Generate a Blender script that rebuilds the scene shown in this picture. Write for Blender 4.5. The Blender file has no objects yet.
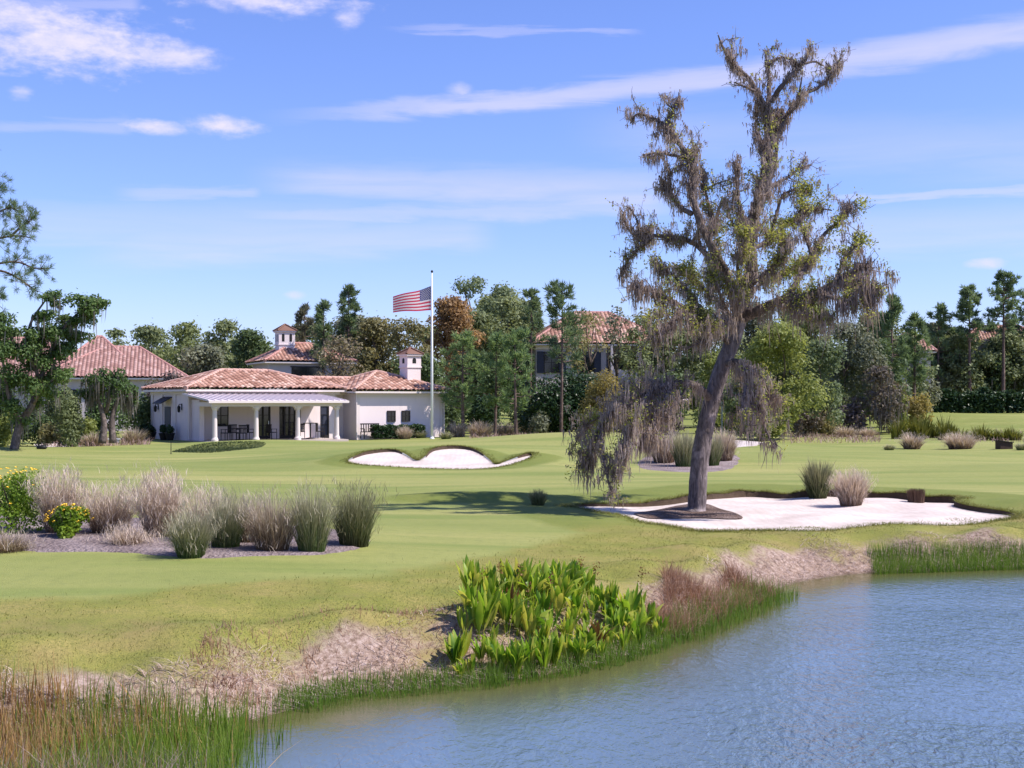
import bpy, math, random
import numpy as np
from mathutils import Vector
from mathutils.geometry import delaunay_2d_cdt

PI = math.pi
F, CX, HY, CAMZ = 1300.0, 512.0, 400.0, 2.55     # focal length in px, centre column, horizon row, eye height (m)
SC = bpy.context.scene
COL = SC.collection
RNG = np.random.default_rng(7)
random.seed(7)

def at(px, py, D):
    return np.array([(px - CX) / F * D, D, CAMZ - (py - HY) * D / F])
def ss(a, b, x):
    t = np.clip((x - a) / (b - a), 0, 1)
    return t * t * (3 - 2 * t)

# ------------------------------------------------------------------ object helpers
def tag(o, label=None, cat=None, group=None, kind=None):
    if label: o['label'] = label
    if cat: o['category'] = cat
    if group: o['group'] = group
    if kind: o['kind'] = kind
    return o
def thing(name, label, cat, loc=(0, 0, 0), rz=0, group=None):
    o = bpy.data.objects.new(name, None)
    COL.objects.link(o)
    o.location = [float(v) for v in loc]; o.rotation_euler = (0, 0, rz); o.empty_display_size = .2
    return tag(o, label, cat, group)
def make_mesh(name, verts, faces, t=None, uv=None, smooth=False):
    """verts (N,3); faces (M,4) or (M,3) array or a list of arrays / python lists"""
    me = bpy.data.meshes.new(name)
    verts = np.asarray(verts, dtype=np.float32)
    if isinstance(faces, np.ndarray):
        k = faces.shape[1]; nf = len(faces)
        me.vertices.add(len(verts)); me.vertices.foreach_set('co', verts.ravel())
        me.loops.add(nf * k); me.loops.foreach_set('vertex_index', faces.astype(np.int32).ravel())
        me.polygons.add(nf); me.polygons.foreach_set('loop_start', np.arange(0, nf * k, k, dtype=np.int32))
        me.update(calc_edges=True)
    else:
        me.from_pydata(verts.tolist(), [], [list(map(int, f)) for f in faces])
    if t is not None:
        a = me.attributes.new('t', 'FLOAT', 'POINT'); a.data.foreach_set('value', np.asarray(t, dtype=np.float32))
    if uv is not None:
        a = me.attributes.new('uvw', 'FLOAT_VECTOR', 'POINT'); a.data.foreach_set('vector', np.asarray(uv, dtype=np.float32).ravel())
    if smooth:
        me.polygons.foreach_set('use_smooth', np.ones(len(me.polygons), dtype=bool))
    me.validate(); me.update()
    return me
def put(name, me, mat, parent=None, loc=(0, 0, 0)):
    o = bpy.data.objects.new(name, me)
    COL.objects.link(o)
    if mat is not None:
        if len(me.materials) == 0: me.materials.append(mat)
        else:
            o.material_slots[0].link = 'OBJECT'; o.material_slots[0].material = mat
    o.location = [float(v) for v in loc]
    if parent: o.parent = parent
    return o
def children(o): return [c for c in bpy.data.objects if c.parent is o]
def copy_tree(o, label=None, group=None, loc=None, rz=None, scale=None, parent=None):
    c = o.copy(); COL.objects.link(c); c.parent = parent
    if label: c['label'] = label
    if group: c['group'] = group
    if loc is not None: c.location = [float(v) for v in loc]
    if rz is not None: c.rotation_euler = (0, 0, rz)
    if scale is not None: c.scale = scale
    for ch in list(o.children): copy_tree(ch, parent=c)
    return c

class MB:
    """collects boxes, tubes and free polygons into ONE mesh"""
    def __init__(s): s.v = []; s.f = []; s.uv = []
    def add(s, v, f, uv=None):
        o = len(s.v); s.v += [tuple(map(float, p)) for p in v]; s.f += [[int(i) + o for i in q] for q in f]
        s.uv += ([tuple(map(float, p)) for p in uv] if uv is not None else [(0, 0, 0)] * len(v))
        return s
    def box(s, x0, x1, y0, y1, z0, z1):
        v = [(x, y, z) for x in (x0, x1) for y in (y0, y1) for z in (z0, z1)]
        return s.add(v, [(0, 1, 3, 2), (4, 6, 7, 5), (0, 4, 5, 1), (2, 3, 7, 6), (0, 2, 6, 4), (1, 5, 7, 3)])
    def cyl(s, x, y, z0, z1, r0, r1=None, n=12):
        return s.tube([(x, y, z0), (x, y, z1)], [r0, r0 if r1 is None else r1], n)
    def tube(s, pts, radii, n=8):
        v, f = tube(pts, radii, n); return s.add(v, f)
    def lathe(s, x, y, prof, n=14):
        v = []; f = []
        for r, z in prof:
            for k in range(n):
                a = 2 * PI * k / n; v.append((x + r * math.cos(a), y + r * math.sin(a), z))
        for i in range(len(prof) - 1):
            for k in range(n):
                f.append((i * n + k, i * n + (k + 1) % n, (i + 1) * n + (k + 1) % n, (i + 1) * n + k))
        f.append(list(range(n))[::-1]); f.append([(len(prof) - 1) * n + k for k in range(n)])
        return s.add(v, f)
    def build(s, name, mat, parent=None, smooth=False, loc=(0, 0, 0), uv=False):
        me = make_mesh(name, np.array(s.v), s.f, uv=np.array(s.uv) if uv else None, smooth=smooth)
        return put(name, me, mat, parent, loc)

def tube(pts, radii, n=8):
    pts = np.asarray(pts, float); m = len(pts)
    tan = np.gradient(pts, axis=0); tan /= np.linalg.norm(tan, axis=1, keepdims=True) + 1e-9
    ref = np.array([0.31, 0.95, 0.07]) if abs(tan[0][1]) < .8 else np.array([1., .1, .1])
    v = []
    for i in range(m):
        a = np.cross(tan[i], ref); a /= np.linalg.norm(a) + 1e-9
        b = np.cross(tan[i], a); ref = np.cross(a, tan[i])
        for k in range(n):
            th = 2 * PI * k / n
            v.append(pts[i] + radii[i] * (math.cos(th) * a + math.sin(th) * b))
    f = []
    for i in range(m - 1):
        for k in range(n):
            f.append((i * n + k, i * n + (k + 1) % n, (i + 1) * n + (k + 1) % n, (i + 1) * n + k))
    f.append(list(range(n))[::-1]); f.append([(m - 1) * n + k for k in range(n)])
    return v, f
def spline(P, n):
    P = np.asarray(P, float)
    Q = np.vstack([2 * P[0] - P[1], P, 2 * P[-1] - P[-2]])
    out = []
    for i in range(1, len(Q) - 2):
        t = np.linspace(0, 1, n, endpoint=False)[:, None]
        a, b, c, d = Q[i - 1], Q[i], Q[i + 1], Q[i + 2]
        out.append(.5 * (2 * b + (c - a) * t + (2 * a - 5 * b + 4 * c - d) * t ** 2 + (3 * b - a - 3 * c + d) * t ** 3))
    out.append(P[-1:])
    return np.vstack(out)
def closed_spline(P, n):
    P = np.asarray(P, float); m = len(P); out = []
    for i in range(m):
        a, b, c, d = P[i - 1], P[i], P[(i + 1) % m], P[(i + 2) % m]
        t = np.linspace(0, 1, n, endpoint=False)[:, None]
        out.append(.5 * (2 * b + (c - a) * t + (2 * a - 5 * b + 4 * c - d) * t ** 2 + (3 * b - a - 3 * c + d) * t ** 3))
    return np.vstack(out)

def unit(a): return a / (np.linalg.norm(a, axis=-1, keepdims=True) + 1e-9)
def leaf_quads(c, nrm, l, w, rng, axis=None, fold=0.0):
    """diamond leaves: centres (N,3), normals (N,3), lengths, widths"""
    N = len(c); nrm = unit(nrm)
    r = rng.normal(size=(N, 3)) if axis is None else axis
    t = unit(r - (r * nrm).sum(1, keepdims=True) * nrm); b = np.cross(nrm, t)
    l = np.broadcast_to(np.asarray(l, float), (N,))[:, None]; w = np.broadcast_to(np.asarray(w, float), (N,))[:, None]
    V = np.stack([c - t * l / 2, c + b * w / 2 - t * l * .08 + nrm * l * fold, c + t * l / 2, c - b * w / 2 - t * l * .08 + nrm * l * fold], 1).reshape(-1, 3)
    Fq = np.arange(N * 4).reshape(N, 4)
    return V, Fq
def blades(base, h, ang, lean, w, rng, segs=3, droop=.35):
    """grass blades as tapered strips, bending along ang by lean*h"""
    N = len(base); n = segs + 1
    t = np.linspace(0, 1, n)[None, :]
    h = np.broadcast_to(np.asarray(h, float), (N,))[:, None]; lean = np.broadcast_to(np.asarray(lean, float), (N,))[:, None]
    w = np.broadcast_to(np.asarray(w, float), (N,))[:, None]
    out = h * lean * (.35 * t + .65 * t ** 2)
    up = h * (t - droop * np.minimum(lean, 1.6) * t ** 2.2)
    d = np.stack([np.cos(ang), np.sin(ang), 0 * ang], 1)[:, None, :]
    C = base[:, None, :] + d * out[..., None] + np.array([0, 0, 1.]) * up[..., None]
    ya = ang + PI / 2 + rng.uniform(-1.3, 1.3, N)
    sd = np.stack([np.cos(ya), np.sin(ya), 0 * ya], 1)[:, None, :]
    ww = (w * (1 - .93 * t ** 1.6) / 2)[..., None]
    V = np.stack([C - sd * ww, C + sd * ww], 2).reshape(-1, 3)
    i0 = (np.arange(N) * n * 2)[:, None] + (np.arange(segs) * 2)[None, :]
    Fq = np.stack([i0, i0 + 1, i0 + 3, i0 + 2], -1).reshape(-1, 4)
    T = np.repeat(np.broadcast_to(t, (N, n)), 2, axis=1).ravel()
    return V, Fq, T
def join_arr(parts):
    V = []; Q = []; T = []; o = 0
    for p in parts:
        V.append(p[0]); Q.append(p[1] + o); o += len(p[0])
        if len(p) > 2: T.append(p[2])
    return np.vstack(V), np.vstack(Q), (np.concatenate(T) if T else None)

# ------------------------------------------------------------------ materials
class NT:
    def __init__(s, tree): s.t = tree; s.n = tree.nodes; s.l = tree.links
    def node(s, kind, **kw):
        n = s.n.new(kind)
        for k, v in kw.items(): setattr(n, k, v)
        return n
    def link(s, a, b): s.l.new(a, b)
    def val(s, sock, v):
        if hasattr(v, 'is_linked') or isinstance(v, bpy.types.NodeSocket): s.link(v, sock)
        else: sock.default_value = v
    def math(s, op, a, b=0.0, c=None, clamp=False):
        n = s.node('ShaderNodeMath', operation=op, use_clamp=clamp)
        s.val(n.inputs[0], a); s.val(n.inputs[1], b)
        if c is not None: s.val(n.inputs[2], c)
        return n.outputs[0]
    def vmul(s, a, v):
        n = s.node('ShaderNodeVectorMath', operation='MULTIPLY'); s.val(n.inputs[0], a); n.inputs[1].default_value = v
        return n.outputs[0]
    def noise(s, vec, scale, detail=3, rough=.55, dist=0.0):
        n = s.node('ShaderNodeTexNoise'); n.inputs['Scale'].default_value = scale; n.inputs['Detail'].default_value = detail
        n.inputs['Roughness'].default_value = rough; n.inputs['Distortion'].default_value = dist
        if vec is not None: s.link(vec, n.inputs['Vector'])
        return n.outputs['Fac']
    def ramp(s, fac, stops, interp='LINEAR'):
        n = s.node('ShaderNodeValToRGB'); n.color_ramp.interpolation = interp
        e = n.color_ramp.elements
        while len(e) < len(stops): e.new(.5)
        for i, (p, c) in enumerate(stops):
            e[i].position = p; e[i].color = (*c, 1) if len(c) == 3 else c
        s.link(fac, n.inputs['Fac']); return n.outputs['Color']
    def mix(s, fac, a, b, blend='MIX'):
        n = s.node('ShaderNodeMix', data_type='RGBA', blend_type=blend)
        s.val(n.inputs[0], fac)
        for sock, v in ((n.inputs[6], a), (n.inputs[7], b)):
            if isinstance(v, (tuple, list)): sock.default_value = (*v, 1) if len(v) == 3 else v
            else: s.link(v, sock)
        return n.outputs[2]
    def maprange(s, v, a, b, c=0., d=1., smooth=True):
        n = s.node('ShaderNodeMapRange', interpolation_type='SMOOTHSTEP' if smooth else 'LINEAR')
        s.link(v, n.inputs['Value'])
        for k, x in (('From Min', a), ('From Max', b), ('To Min', c), ('To Max', d)): n.inputs[k].default_value = x
        return n.outputs['Result']
def new_mat(name):
    m = bpy.data.materials.new(name); m.use_nodes = True
    m.node_tree.nodes.clear()
    T = NT(m.node_tree); out = T.node('ShaderNodeOutputMaterial')
    return m, T, out
def principled(T, out, col, rough=.8, spec=.3, metal=0., bump=None, bstr=.3, bdist=.02):
    p = T.node('ShaderNodeBsdfPrincipled')
    if isinstance(col, (tuple, list)): p.inputs['Base Color'].default_value = (*col, 1)
    else: T.link(col, p.inputs['Base Color'])
    T.val(p.inputs['Roughness'], rough); p.inputs['Metallic'].default_value = metal
    p.inputs['Specular IOR Level'].default_value = spec
    if bump is not None:
        b = T.node('ShaderNodeBump'); b.inputs['Strength'].default_value = bstr; b.inputs['Distance'].default_value = bdist
        T.link(bump, b.inputs['Height']); T.link(b.outputs['Normal'], p.inputs['Normal'])
    T.link(p.outputs[0], out.inputs['Surface'])
    return p
def pos(T): return T.node('ShaderNodeNewGeometry').outputs['Position']
def objco(T): return T.node('ShaderNodeTexCoord').outputs['Object']

def M_plain(name, col, rough=.7, var=.12, scale=3., spec=.3, metal=0., bstr=.15, bscale=25, bdist=.01):
    m, T, out = new_mat(name); v = objco(T)
    n = T.noise(v, scale, 4)
    c = T.mix(n, tuple(x * (1 - var) for x in col), tuple(min(1, x * (1 + var)) for x in col))
    principled(T, out, c, rough, spec, metal, T.noise(v, bscale, 3), bstr, bdist)
    return m
def M_leaf(name, cols, trans=.35, nscale=.5, rough=.55, tipcol=None, basecol=None, spec=.25, isl=.5):
    """leaf / blade material: random colour per leaf, slow drift through the plant, optional base and tip colour of the blade"""
    m, T, out = new_mat(name)
    g = T.node('ShaderNodeNewGeometry')
    n = T.noise(T.node('ShaderNodeTexCoord').outputs['Object'], nscale, 2)
    oi = T.node('ShaderNodeObjectInfo').outputs['Random']
    f = T.math('MULTIPLY_ADD', g.outputs['Random Per Island'], isl, T.math('MULTIPLY_ADD', n, .9, T.math('MULTIPLY_ADD', oi, .3, -.35)), clamp=True)
    k = len(cols)
    c = T.ramp(f, [(i / (k - 1) if k > 1 else 0, cols[i]) for i in range(k)])
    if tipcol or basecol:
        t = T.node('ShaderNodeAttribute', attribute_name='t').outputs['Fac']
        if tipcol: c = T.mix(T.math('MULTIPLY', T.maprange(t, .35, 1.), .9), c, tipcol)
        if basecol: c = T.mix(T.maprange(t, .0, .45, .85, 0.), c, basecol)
    p = T.node('ShaderNodeBsdfPrincipled'); T.link(c, p.inputs['Base Color']); p.inputs['Roughness'].default_value = rough
    p.inputs['Specular IOR Level'].default_value = spec
    tr = T.node('ShaderNodeBsdfTranslucent'); T.link(T.mix(1., c, (1.2, 1.12, .8), 'MULTIPLY'), tr.inputs['Color'])
    mx = T.node('ShaderNodeMixShader'); mx.inputs[0].default_value = trans
    T.link(p.outputs[0], mx.inputs[1]); T.link(tr.outputs[0], mx.inputs[2]); T.link(mx.outputs[0], out.inputs['Surface'])
    return m
def M_bark(name, c0, c1, scale=6.):
    m, T, out = new_mat(name); v = objco(T)
    st = T.vmul(v, (1., 1., .22))
    n = T.noise(st, scale * 2.2, 6, .65, .6); n2 = T.noise(v, scale * .35, 3)
    c = T.ramp(n, [(.3, c0), (.55, tuple((a + b) / 2 for a, b in zip(c0, c1))), (.75, c1)])
    c = T.mix(T.maprange(n2, .5, .7), c, tuple(x * 1.25 for x in c1))
    principled(T, out, c, .9, .15, 0, n, .9, .05)
    return m
def M_wall(name, col):
    m, T, out = new_mat(name); v = objco(T)
    n = T.noise(T.vmul(v, (1., 1., .18)), 2.2, 5, .65); n2 = T.noise(v, .5, 3)
    c = T.mix(T.maprange(n, .5, .75, 0., .3), col, tuple(x * .72 for x in col)); c = T.mix(T.maprange(n2, .4, .7, 0., .25), c, tuple(x * y for x, y in zip(col, (.9, .84, .78))))
    principled(T, out, c, .88, .2, 0, T.noise(v, 40, 3), .2, .01)
    return m
def M_roof(name, c0, c1, c2):
    m, T, out = new_mat(name)
    uv = T.node('ShaderNodeAttribute', attribute_name='uvw').outputs['Vector']
    fl = T.node('ShaderNodeVectorMath', operation='FLOOR'); T.link(T.vmul(uv, (1, 1, 0)), fl.inputs[0])
    wn = T.node('ShaderNodeTexWhiteNoise', noise_dimensions='3D'); T.link(fl.outputs[0], wn.inputs['Vector'])
    n = T.noise(objco(T), .7, 4)
    f = T.math('MULTIPLY_ADD', wn.outputs['Value'], .7, T.math('MULTIPLY_ADD', n, .6, -.15), clamp=True)
    c = T.ramp(f, [(.1, c0), (.5, c1), (.9, c2)])
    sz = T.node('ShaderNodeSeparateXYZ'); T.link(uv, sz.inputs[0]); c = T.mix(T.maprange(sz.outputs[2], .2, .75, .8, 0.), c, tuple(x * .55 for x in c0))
    principled(T, out, c, .75, .3, 0, T.noise(objco(T), 14, 3), .3, .02)
    return m

# ------------------------------------------------------------------ plan of the land
def catpoly(P): return closed_spline(P, 5)
WATER_Z = -.7
POND = catpoly([(-40, 10), (-15, 11), (-9, 12), (-6, 12.4), (-4.5, 12.4), (-3.2, 12.7), (-2.4, 13.5), (-1.88, 14.2), (-1.04, 14.6), (-.14, 15.0),
                (.57, 15.5), (1.38, 16.4), (2.35, 18.0), (3.3, 19.65), (4.15, 21.2), (4.9, 22.9), (6.35, 24.2), (8.1, 24.7), (9.9, 25.1), (16, 26), (30, 27),
                (48, 24), (50, 14), (30, 8.5), (10, 8), (2, 8.3), (-3, 9.2), (-9, 9), (-20, 7), (-40, 6)])
def at_z(px, py, z): D = (CAMZ - z) * F / (py - HY); return ((px - CX) / F * D, D)
S1 = -.12
BUNK1 = closed_spline([at_z(x, y, S1) for x, y in [(566, 508.5), (620, 506), (680, 503.5), (712, 500), (745, 496.5), (790, 497.5), (840, 498), (880, 498.5),
        (930, 501.5), (961, 504), (957, 508.5), (985, 513), (1018, 519.5), (990, 522.5), (900, 527), (800, 530.5), (730, 532.5), (690, 532), (650, 525), (605, 515)]], 6)
def far_pt(px, py):
    Y = (CAMZ + 48 * .093) / (.093 + (py - HY) / F); return ((px - CX) / F * Y, Y)
BUNK2 = closed_spline([far_pt(x, y) for x, y in [(347, 461.5), (357, 457), (370, 454), (393, 452.5), (405, 456), (414, 461), (419, 461.5), (425, 458), (432, 452),
        (447, 449), (467, 449), (480, 453), (490, 460), (496, 464), (505, 462), (520, 458), (532, 456), (530, 460), (510, 465), (490, 468), (460, 469), (420, 469), (380, 467), (356, 464.5)]], 5)
BUNK3 = closed_spline([at_z(x, y, 0.02) for x, y in [(712, 449), (730, 445.5), (752, 445), (768, 447), (764, 450.5), (745, 452), (722, 453)]], 5)

def inside(P, x, y):
    r = np.zeros(x.shape, bool); n = len(P)
    for i in range(n):
        x0, y0 = P[i - 1]; x1, y1 = P[i]
        if y0 == y1: continue
        c = ((y0 > y) != (y1 > y)) & (x < (x1 - x0) * (y - y0) / (y1 - y0) + x0)
        r ^= c
    return r
def near(P, x, y):
    """distance to the outline and the nearest point"""
    best = np.full(x.shape, 1e9); bx = np.zeros_like(x); by = np.zeros_like(y)
    for i in range(len(P)):
        x0, y0 = P[i - 1]; x1, y1 = P[i]; dx, dy = x1 - x0, y1 - y0
        t = np.clip(((x - x0) * dx + (y - y0) * dy) / (dx * dx + dy * dy + 1e-12), 0, 1)
        qx, qy = x0 + t * dx, y0 + t * dy
        d = (x - qx) ** 2 + (y - qy) ** 2
        k = d < best; best = np.where(k, d, best); bx = np.where(k, qx, bx); by = np.where(k, qy, by)
    return np.sqrt(best), bx, by
def sand1(x, y): return S1 + .03 * np.sin(x * 1.3 + y * .6) + .02 * np.sin(x * 2.9 - y * 1.7)
def sand2(x, y): return (y - 48) * .093 + .03 * np.sin(x * 1.1)
MOUNDS = [(2.6, 68, 9, 6.0, .86), (-1.2, 33.2, 3.0, .8, .26), (11, 40, 9, 2.2, .14), (-9.5, 37, 6, 3, .12), (-3, 57.5, 7, 3, .45), (9.5, 55, 6, 4, .12),
          (-6, 24, 5, 3, .08), (13.0, 31.2, 1.6, 1.6, .1), (-14, 76, 3.5, 4, .1), (30, 62, 12, 9, .15)]
def base_h(x, y):
    d, _, _ = near(POND, x, y); d = np.where(inside(POND, x, y), -d, d)
    land = WATER_Z + .60 * ss(0, 1.35, d) + .1 * ss(1.2, 4., d)
    z = np.where(d > 0, land, WATER_Z + np.maximum(d, -3) * .32)
    up = ss(.4, 4., d)
    z = z + up * 1.0 * ss(9, 3, y) * (d > 0)
    for mx, my, sx, sy, a in MOUNDS:
        z = z + a * np.exp(-((x - mx) / sx) ** 2 - ((y - my) / sy) ** 2)
    z = z + up * (.06 * np.sin(x * .31 + y * .17) + .05 * np.sin(x * .13 - y * .23 + 1.7) + .05 * ss(30, 45, y) * ss(85, 75, y) * np.sin(y * .55 + 2.2 * np.sin(x * .16)))
    z = z + .06 * ss(.15, .7, d) * ss(3, 1.2, d) * (np.sin(x * 3.1 + y * 1.3) + np.sin(x * 1.7 - y * 3.7))
    z = z + 1.3 * ss(92, 126, y) * ss(20, 33, x)
    return z, d
def lip_h(P, lip, qx, qy):
    L = lip * np.clip((qy - P[:, 1].min()) / np.ptp(P[:, 1]) * 1.6 - .15, .14, 1)
    if P[:, 1].mean() < 40: L = L * (.35 + .65 * ss(1., 5., qx)) * (1 + .25 * np.sin(qx * 2.3) * np.sin(qx * 5.1 + 1))
    else: L = L * (1 + .25 * np.sin(qx * 1.9))
    return L
def lawn_h(x, y):
    z, d = base_h(x, y)
    for P, S, lip, w in ((BUNK1, sand1, .15, 1.6), (BUNK2, sand2, .11, 3.0)):
        cx, cy = P.mean(0); R = np.abs(P - P.mean(0)).max() + w + 1
        m = (np.abs(x - cx) < R) & (np.abs(y - cy) < R)
        if not m.any(): continue
        xs, ys = x[m], y[m]
        dd, qx, qy = near(P, xs, ys); ins = inside(P, xs, ys)
        back = ss(-.5, .5, (ys - qy) / (dd + 1e-6)) if True else 0
        L = lip_h(P, lip, qx, qy)
        tgt = S(qx, qy) + L
        k = ss(w, 0, dd)
        zz = z[m] * (1 - k) + tgt * k
        z[m] = np.where(ins, S(xs, ys) - .3, zz)
    return z, d
def ground_z(x, y): return float(lawn_h(np.array([float(x)]), np.array([float(y)]))[0][0])
def base_at(px, py):
    """ground point seen at pixel (px,py)"""
    z = 0.
    for _ in range(12):
        x, y = at_z(px, py, z); z = .5 * z + .5 * max(-.7, ground_z(x, y))
    return np.array([x, y, ground_z(x, y)])

# ---- materials of the ground
def mat_lawn():
    m, T, out = new_mat('lawn_grass'); p = pos(T)
    bank = T.node('ShaderNodeAttribute', attribute_name='t').outputs['Fac']       # distance from the water's edge, metres
    rough = T.node('ShaderNodeAttribute', attribute_name='uvw').outputs['Vector']
    sx = T.node('ShaderNodeSeparateXYZ'); T.link(rough, sx.inputs[0])
    st = T.vmul(p, (.3, 1., 1.)); n5 = T.noise(T.vmul(p, (.12, 1., 1.)), .55, 3, .6)
    n1 = T.noise(st, .16, 4, .6); n2 = T.noise(p, 1.1, 4, .6); n3 = T.noise(p, 14, 3, .7); n4 = T.noise(p, 60, 2, .7); n6 = T.noise(p, 4.5, 5, .7)
    mown = T.ramp(n1, [(.30, (.165, .21, .05)), (.5, (.265, .28, .082)), (.7, (.36, .335, .12))])
    mown = T.mix(T.math('MULTIPLY', n2, .35), mown, (.31, .285, .11))
    mown = T.mix(T.maprange(n5, .45, .7, 0., .7), mown, (.145, .20, .045))
    mown = T.mix(T.maprange(n4, .4, .7, 0., .35), mown, (.10, .14, .03))
    mown = T.mix(T.maprange(n6, .45, .75, 0., .4), mown, (.14, .165, .05))
    rg = T.ramp(n2, [(.3, (.14, .17, .03)), (.5, (.24, .235, .05)), (.7, (.32, .265, .085))])
    rg = T.mix(T.maprange(n3, .35, .7), rg, (.21, .20, .05))
    rg = T.mix(T.maprange(n4, .5, .68), rg, (.07, .095, .02))
    rf = T.math('ADD', sx.outputs[0], T.math('MULTIPLY_ADD', n2, .5, -.25))
    rg = T.mix(T.math('MULTIPLY', T.maprange(T.noise(p, .45, 4, .65), .45, .72, 0., .7), T.maprange(bank, 1.5, 5., 1., .1)), rg, (.28, .20, .09))
    rg = T.mix(T.maprange(bank, 3.5, 6., 0., .55), rg, (.125, .175, .038))
    c = T.mix(T.maprange(rf, .35, .65), mown, rg)
    # wispy dry patches near the bank
    dn = T.math('ADD', bank, T.math('MULTIPLY_ADD', n2, 2.2, T.math('MULTIPLY_ADD', n3, .9, -1.5)))
    dry = T.ramp(n3, [(.3, (.14, .092, .065)), (.5, (.31, .22, .175)), (.7, (.50, .39, .345))])
    c = T.mix(T.maprange(dn, .6, 1.25, .95, 0.), c, dry)
    mud = T.ramp(n3, [(.3, (.07, .05, .03)), (.7, (.16, .12, .08))])
    c = T.mix(T.maprange(bank, -.1, .25, 1., 0.), c, mud)
    h = T.math('MULTIPLY_ADD', n3, .6, n4)
    pr = principled(T, out, c, .85, .15, 0, h, .55, .03)
    return m
def mat_sand(name, c0=(.50, .425, .385), c1=(.65, .565, .515)):
    m, T, out = new_mat(name); p = pos(T)
    n = T.noise(p, .9, 5, .6); n2 = T.noise(T.vmul(p, (1, 2.2, 1)), 7, 4, .6, .4); n3 = T.noise(p, 90, 2)
    c = T.mix(T.maprange(n, .3, .7), c0, c1)
    c = T.mix(T.maprange(n2, .55, .8, 0., .4), c, tuple(x * .7 for x in c0))
    wv = T.node('ShaderNodeTexWave'); wv.inputs['Scale'].default_value = 3.2; wv.inputs['Distortion'].default_value = 5; wv.inputs['Detail'].default_value = 3; wv.inputs['Detail Scale'].default_value = .6; T.link(T.vmul(p, (.5, 1, 1)), wv.inputs['Vector']); c = T.mix(T.math('MULTIPLY', wv.outputs['Fac'], .16), c, tuple(x * .7 for x in c0))
    principled(T, out, c, .9, .1, 0, T.math('MULTIPLY_ADD', n2, 1.3, T.math('MULTIPLY', n3, .35)), .6, .03)
    return m
def mat_mulch(name, c0, c1, c2):
    m, T, out = new_mat(name); p = pos(T)
    v = T.node('ShaderNodeTexVoronoi'); v.inputs['Scale'].default_value = 16; T.link(T.vmul(p, (1, .6, 1)), v.inputs['Vector'])
    n = T.noise(p, 22, 4, .7); n1 = T.noise(p, 1.2, 3)
    f = T.math('MULTIPLY_ADD', n, .8, T.math('MULTIPLY_ADD', n1, .6, -.2))
    c = T.ramp(f, [(.3, c0), (.5, c1), (.72, c2)])
    principled(T, out, c, .95, .1, 0, T.math('ADD', v.outputs['Distance'], n), .9, .05)
    return m

def sheet(name, outline, step, zf, mat, off=0., rim=0):
    P = np.asarray(outline); x0, y0 = P.min(0); x1, y1 = P.max(0)
    gx, gy = np.meshgrid(np.arange(x0, x1, step), np.arange(y0, y1, step))
    gx = gx.ravel() + RNG.uniform(-.2, .2, gx.size) * step; gy = gy.ravel() + RNG.uniform(-.2, .2, gy.size) * step
    k = inside(P, gx, gy); gx, gy = gx[k], gy[k]
    dd, _, _ = near(P, gx, gy); k = dd > step * .45; gx, gy = gx[k], gy[k]
    pts = [Vector((float(a), float(b))) for a, b in P] + [Vector((float(a), float(b))) for a, b in zip(gx, gy)]
    n = len(P)
    r = delaunay_2d_cdt(pts, [], [list(range(n))], 1, 1e-5)
    v = np.array([(p.x, p.y) for p in r[0]]); z = zf(v[:, 0], v[:, 1]) + off
    if rim: dd, _, _ = near(P, v[:, 0], v[:, 1]); z = z - (off + rim) * ss(.12, .0, dd)
    me = make_mesh(name, np.column_stack([v, z]), [list(f) for f in r[2]], smooth=True)
    o = put(name, me, mat); o['kind'] = 'structure'
    return o

def build_ground():
    ys = [-60, -45, -32, -22, -15, -10, -7, -5, -3, -1, 1, 2.5, 4]
    y = 5.
    while y < 1600: ys.append(y); y *= 1.0072 if y < 100 else 1.03
    ys = np.array(ys)
    t = np.concatenate([np.linspace(-1.6, -.62, 26, endpoint=False), np.linspace(-.62, .62, 330), np.linspace(.62, 1.6, 27)[1:]])
    X = t[None, :] * (10 + np.maximum(ys, 0))[:, None]; Y = np.repeat(ys[:, None], len(t), 1)
    x = X.ravel().copy(); y = Y.ravel().copy()
    R_, C_ = X.shape
    i = (np.arange(R_ - 1)[:, None] * C_ + np.arange(C_ - 1)[None, :]).ravel()
    Q = np.stack([i, i + 1, i + C_ + 1, i + C_], 1)
    keep = np.ones(len(Q), bool); snap = []
    mx_, my_ = x[Q].mean(1), y[Q].mean(1)
    for P in (BUNK1, BUNK2):
        dl = inside(P, mx_, my_); both = np.intersect1d(Q[dl].ravel(), Q[~dl].ravel())
        _, qx, qy = near(P, x[both], y[both]); x[both], y[both] = qx, qy
        keep &= ~dl; snap.append(both)
    z, d = lawn_h(x, y)
    for P, S, lip, bt in ((BUNK1, sand1, .15, snap[0]), (BUNK2, sand2, .11, snap[1])):
        L = lip_h(P, lip, x[bt], y[bt])
        z[bt] = S(x[bt], y[bt]) + L
    Q = Q[keep]
    # rough: bank strip, mounds, around the bunkers, beyond the fairway
    rough = ss(5.5, 2.6, d)
    d1, _, _ = near(BUNK1, x, y); rough = np.maximum(rough, ss(3.6, 1.2, d1) )
    d2, _, _ = near(BUNK2, x, y); rough = np.maximum(rough, .75 * ss(2.0, .6, d2))
    rough = np.maximum(rough, .9 * np.exp(-((x + .9) / 3.4) ** 2 - ((y - 32.8) / 1.0) ** 2))
    rough = np.maximum(rough, ss(86, 92, y) * ss(60, 40, np.abs(x)) * .5)
    uv = np.stack([rough, 0 * rough, 0 * rough], 1)
    me = make_mesh('lawn', np.stack([x, y, z], 1), Q, t=d, uv=uv, smooth=True)
    put('lawn', me, mat_lawn())['kind'] = 'structure'

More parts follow.
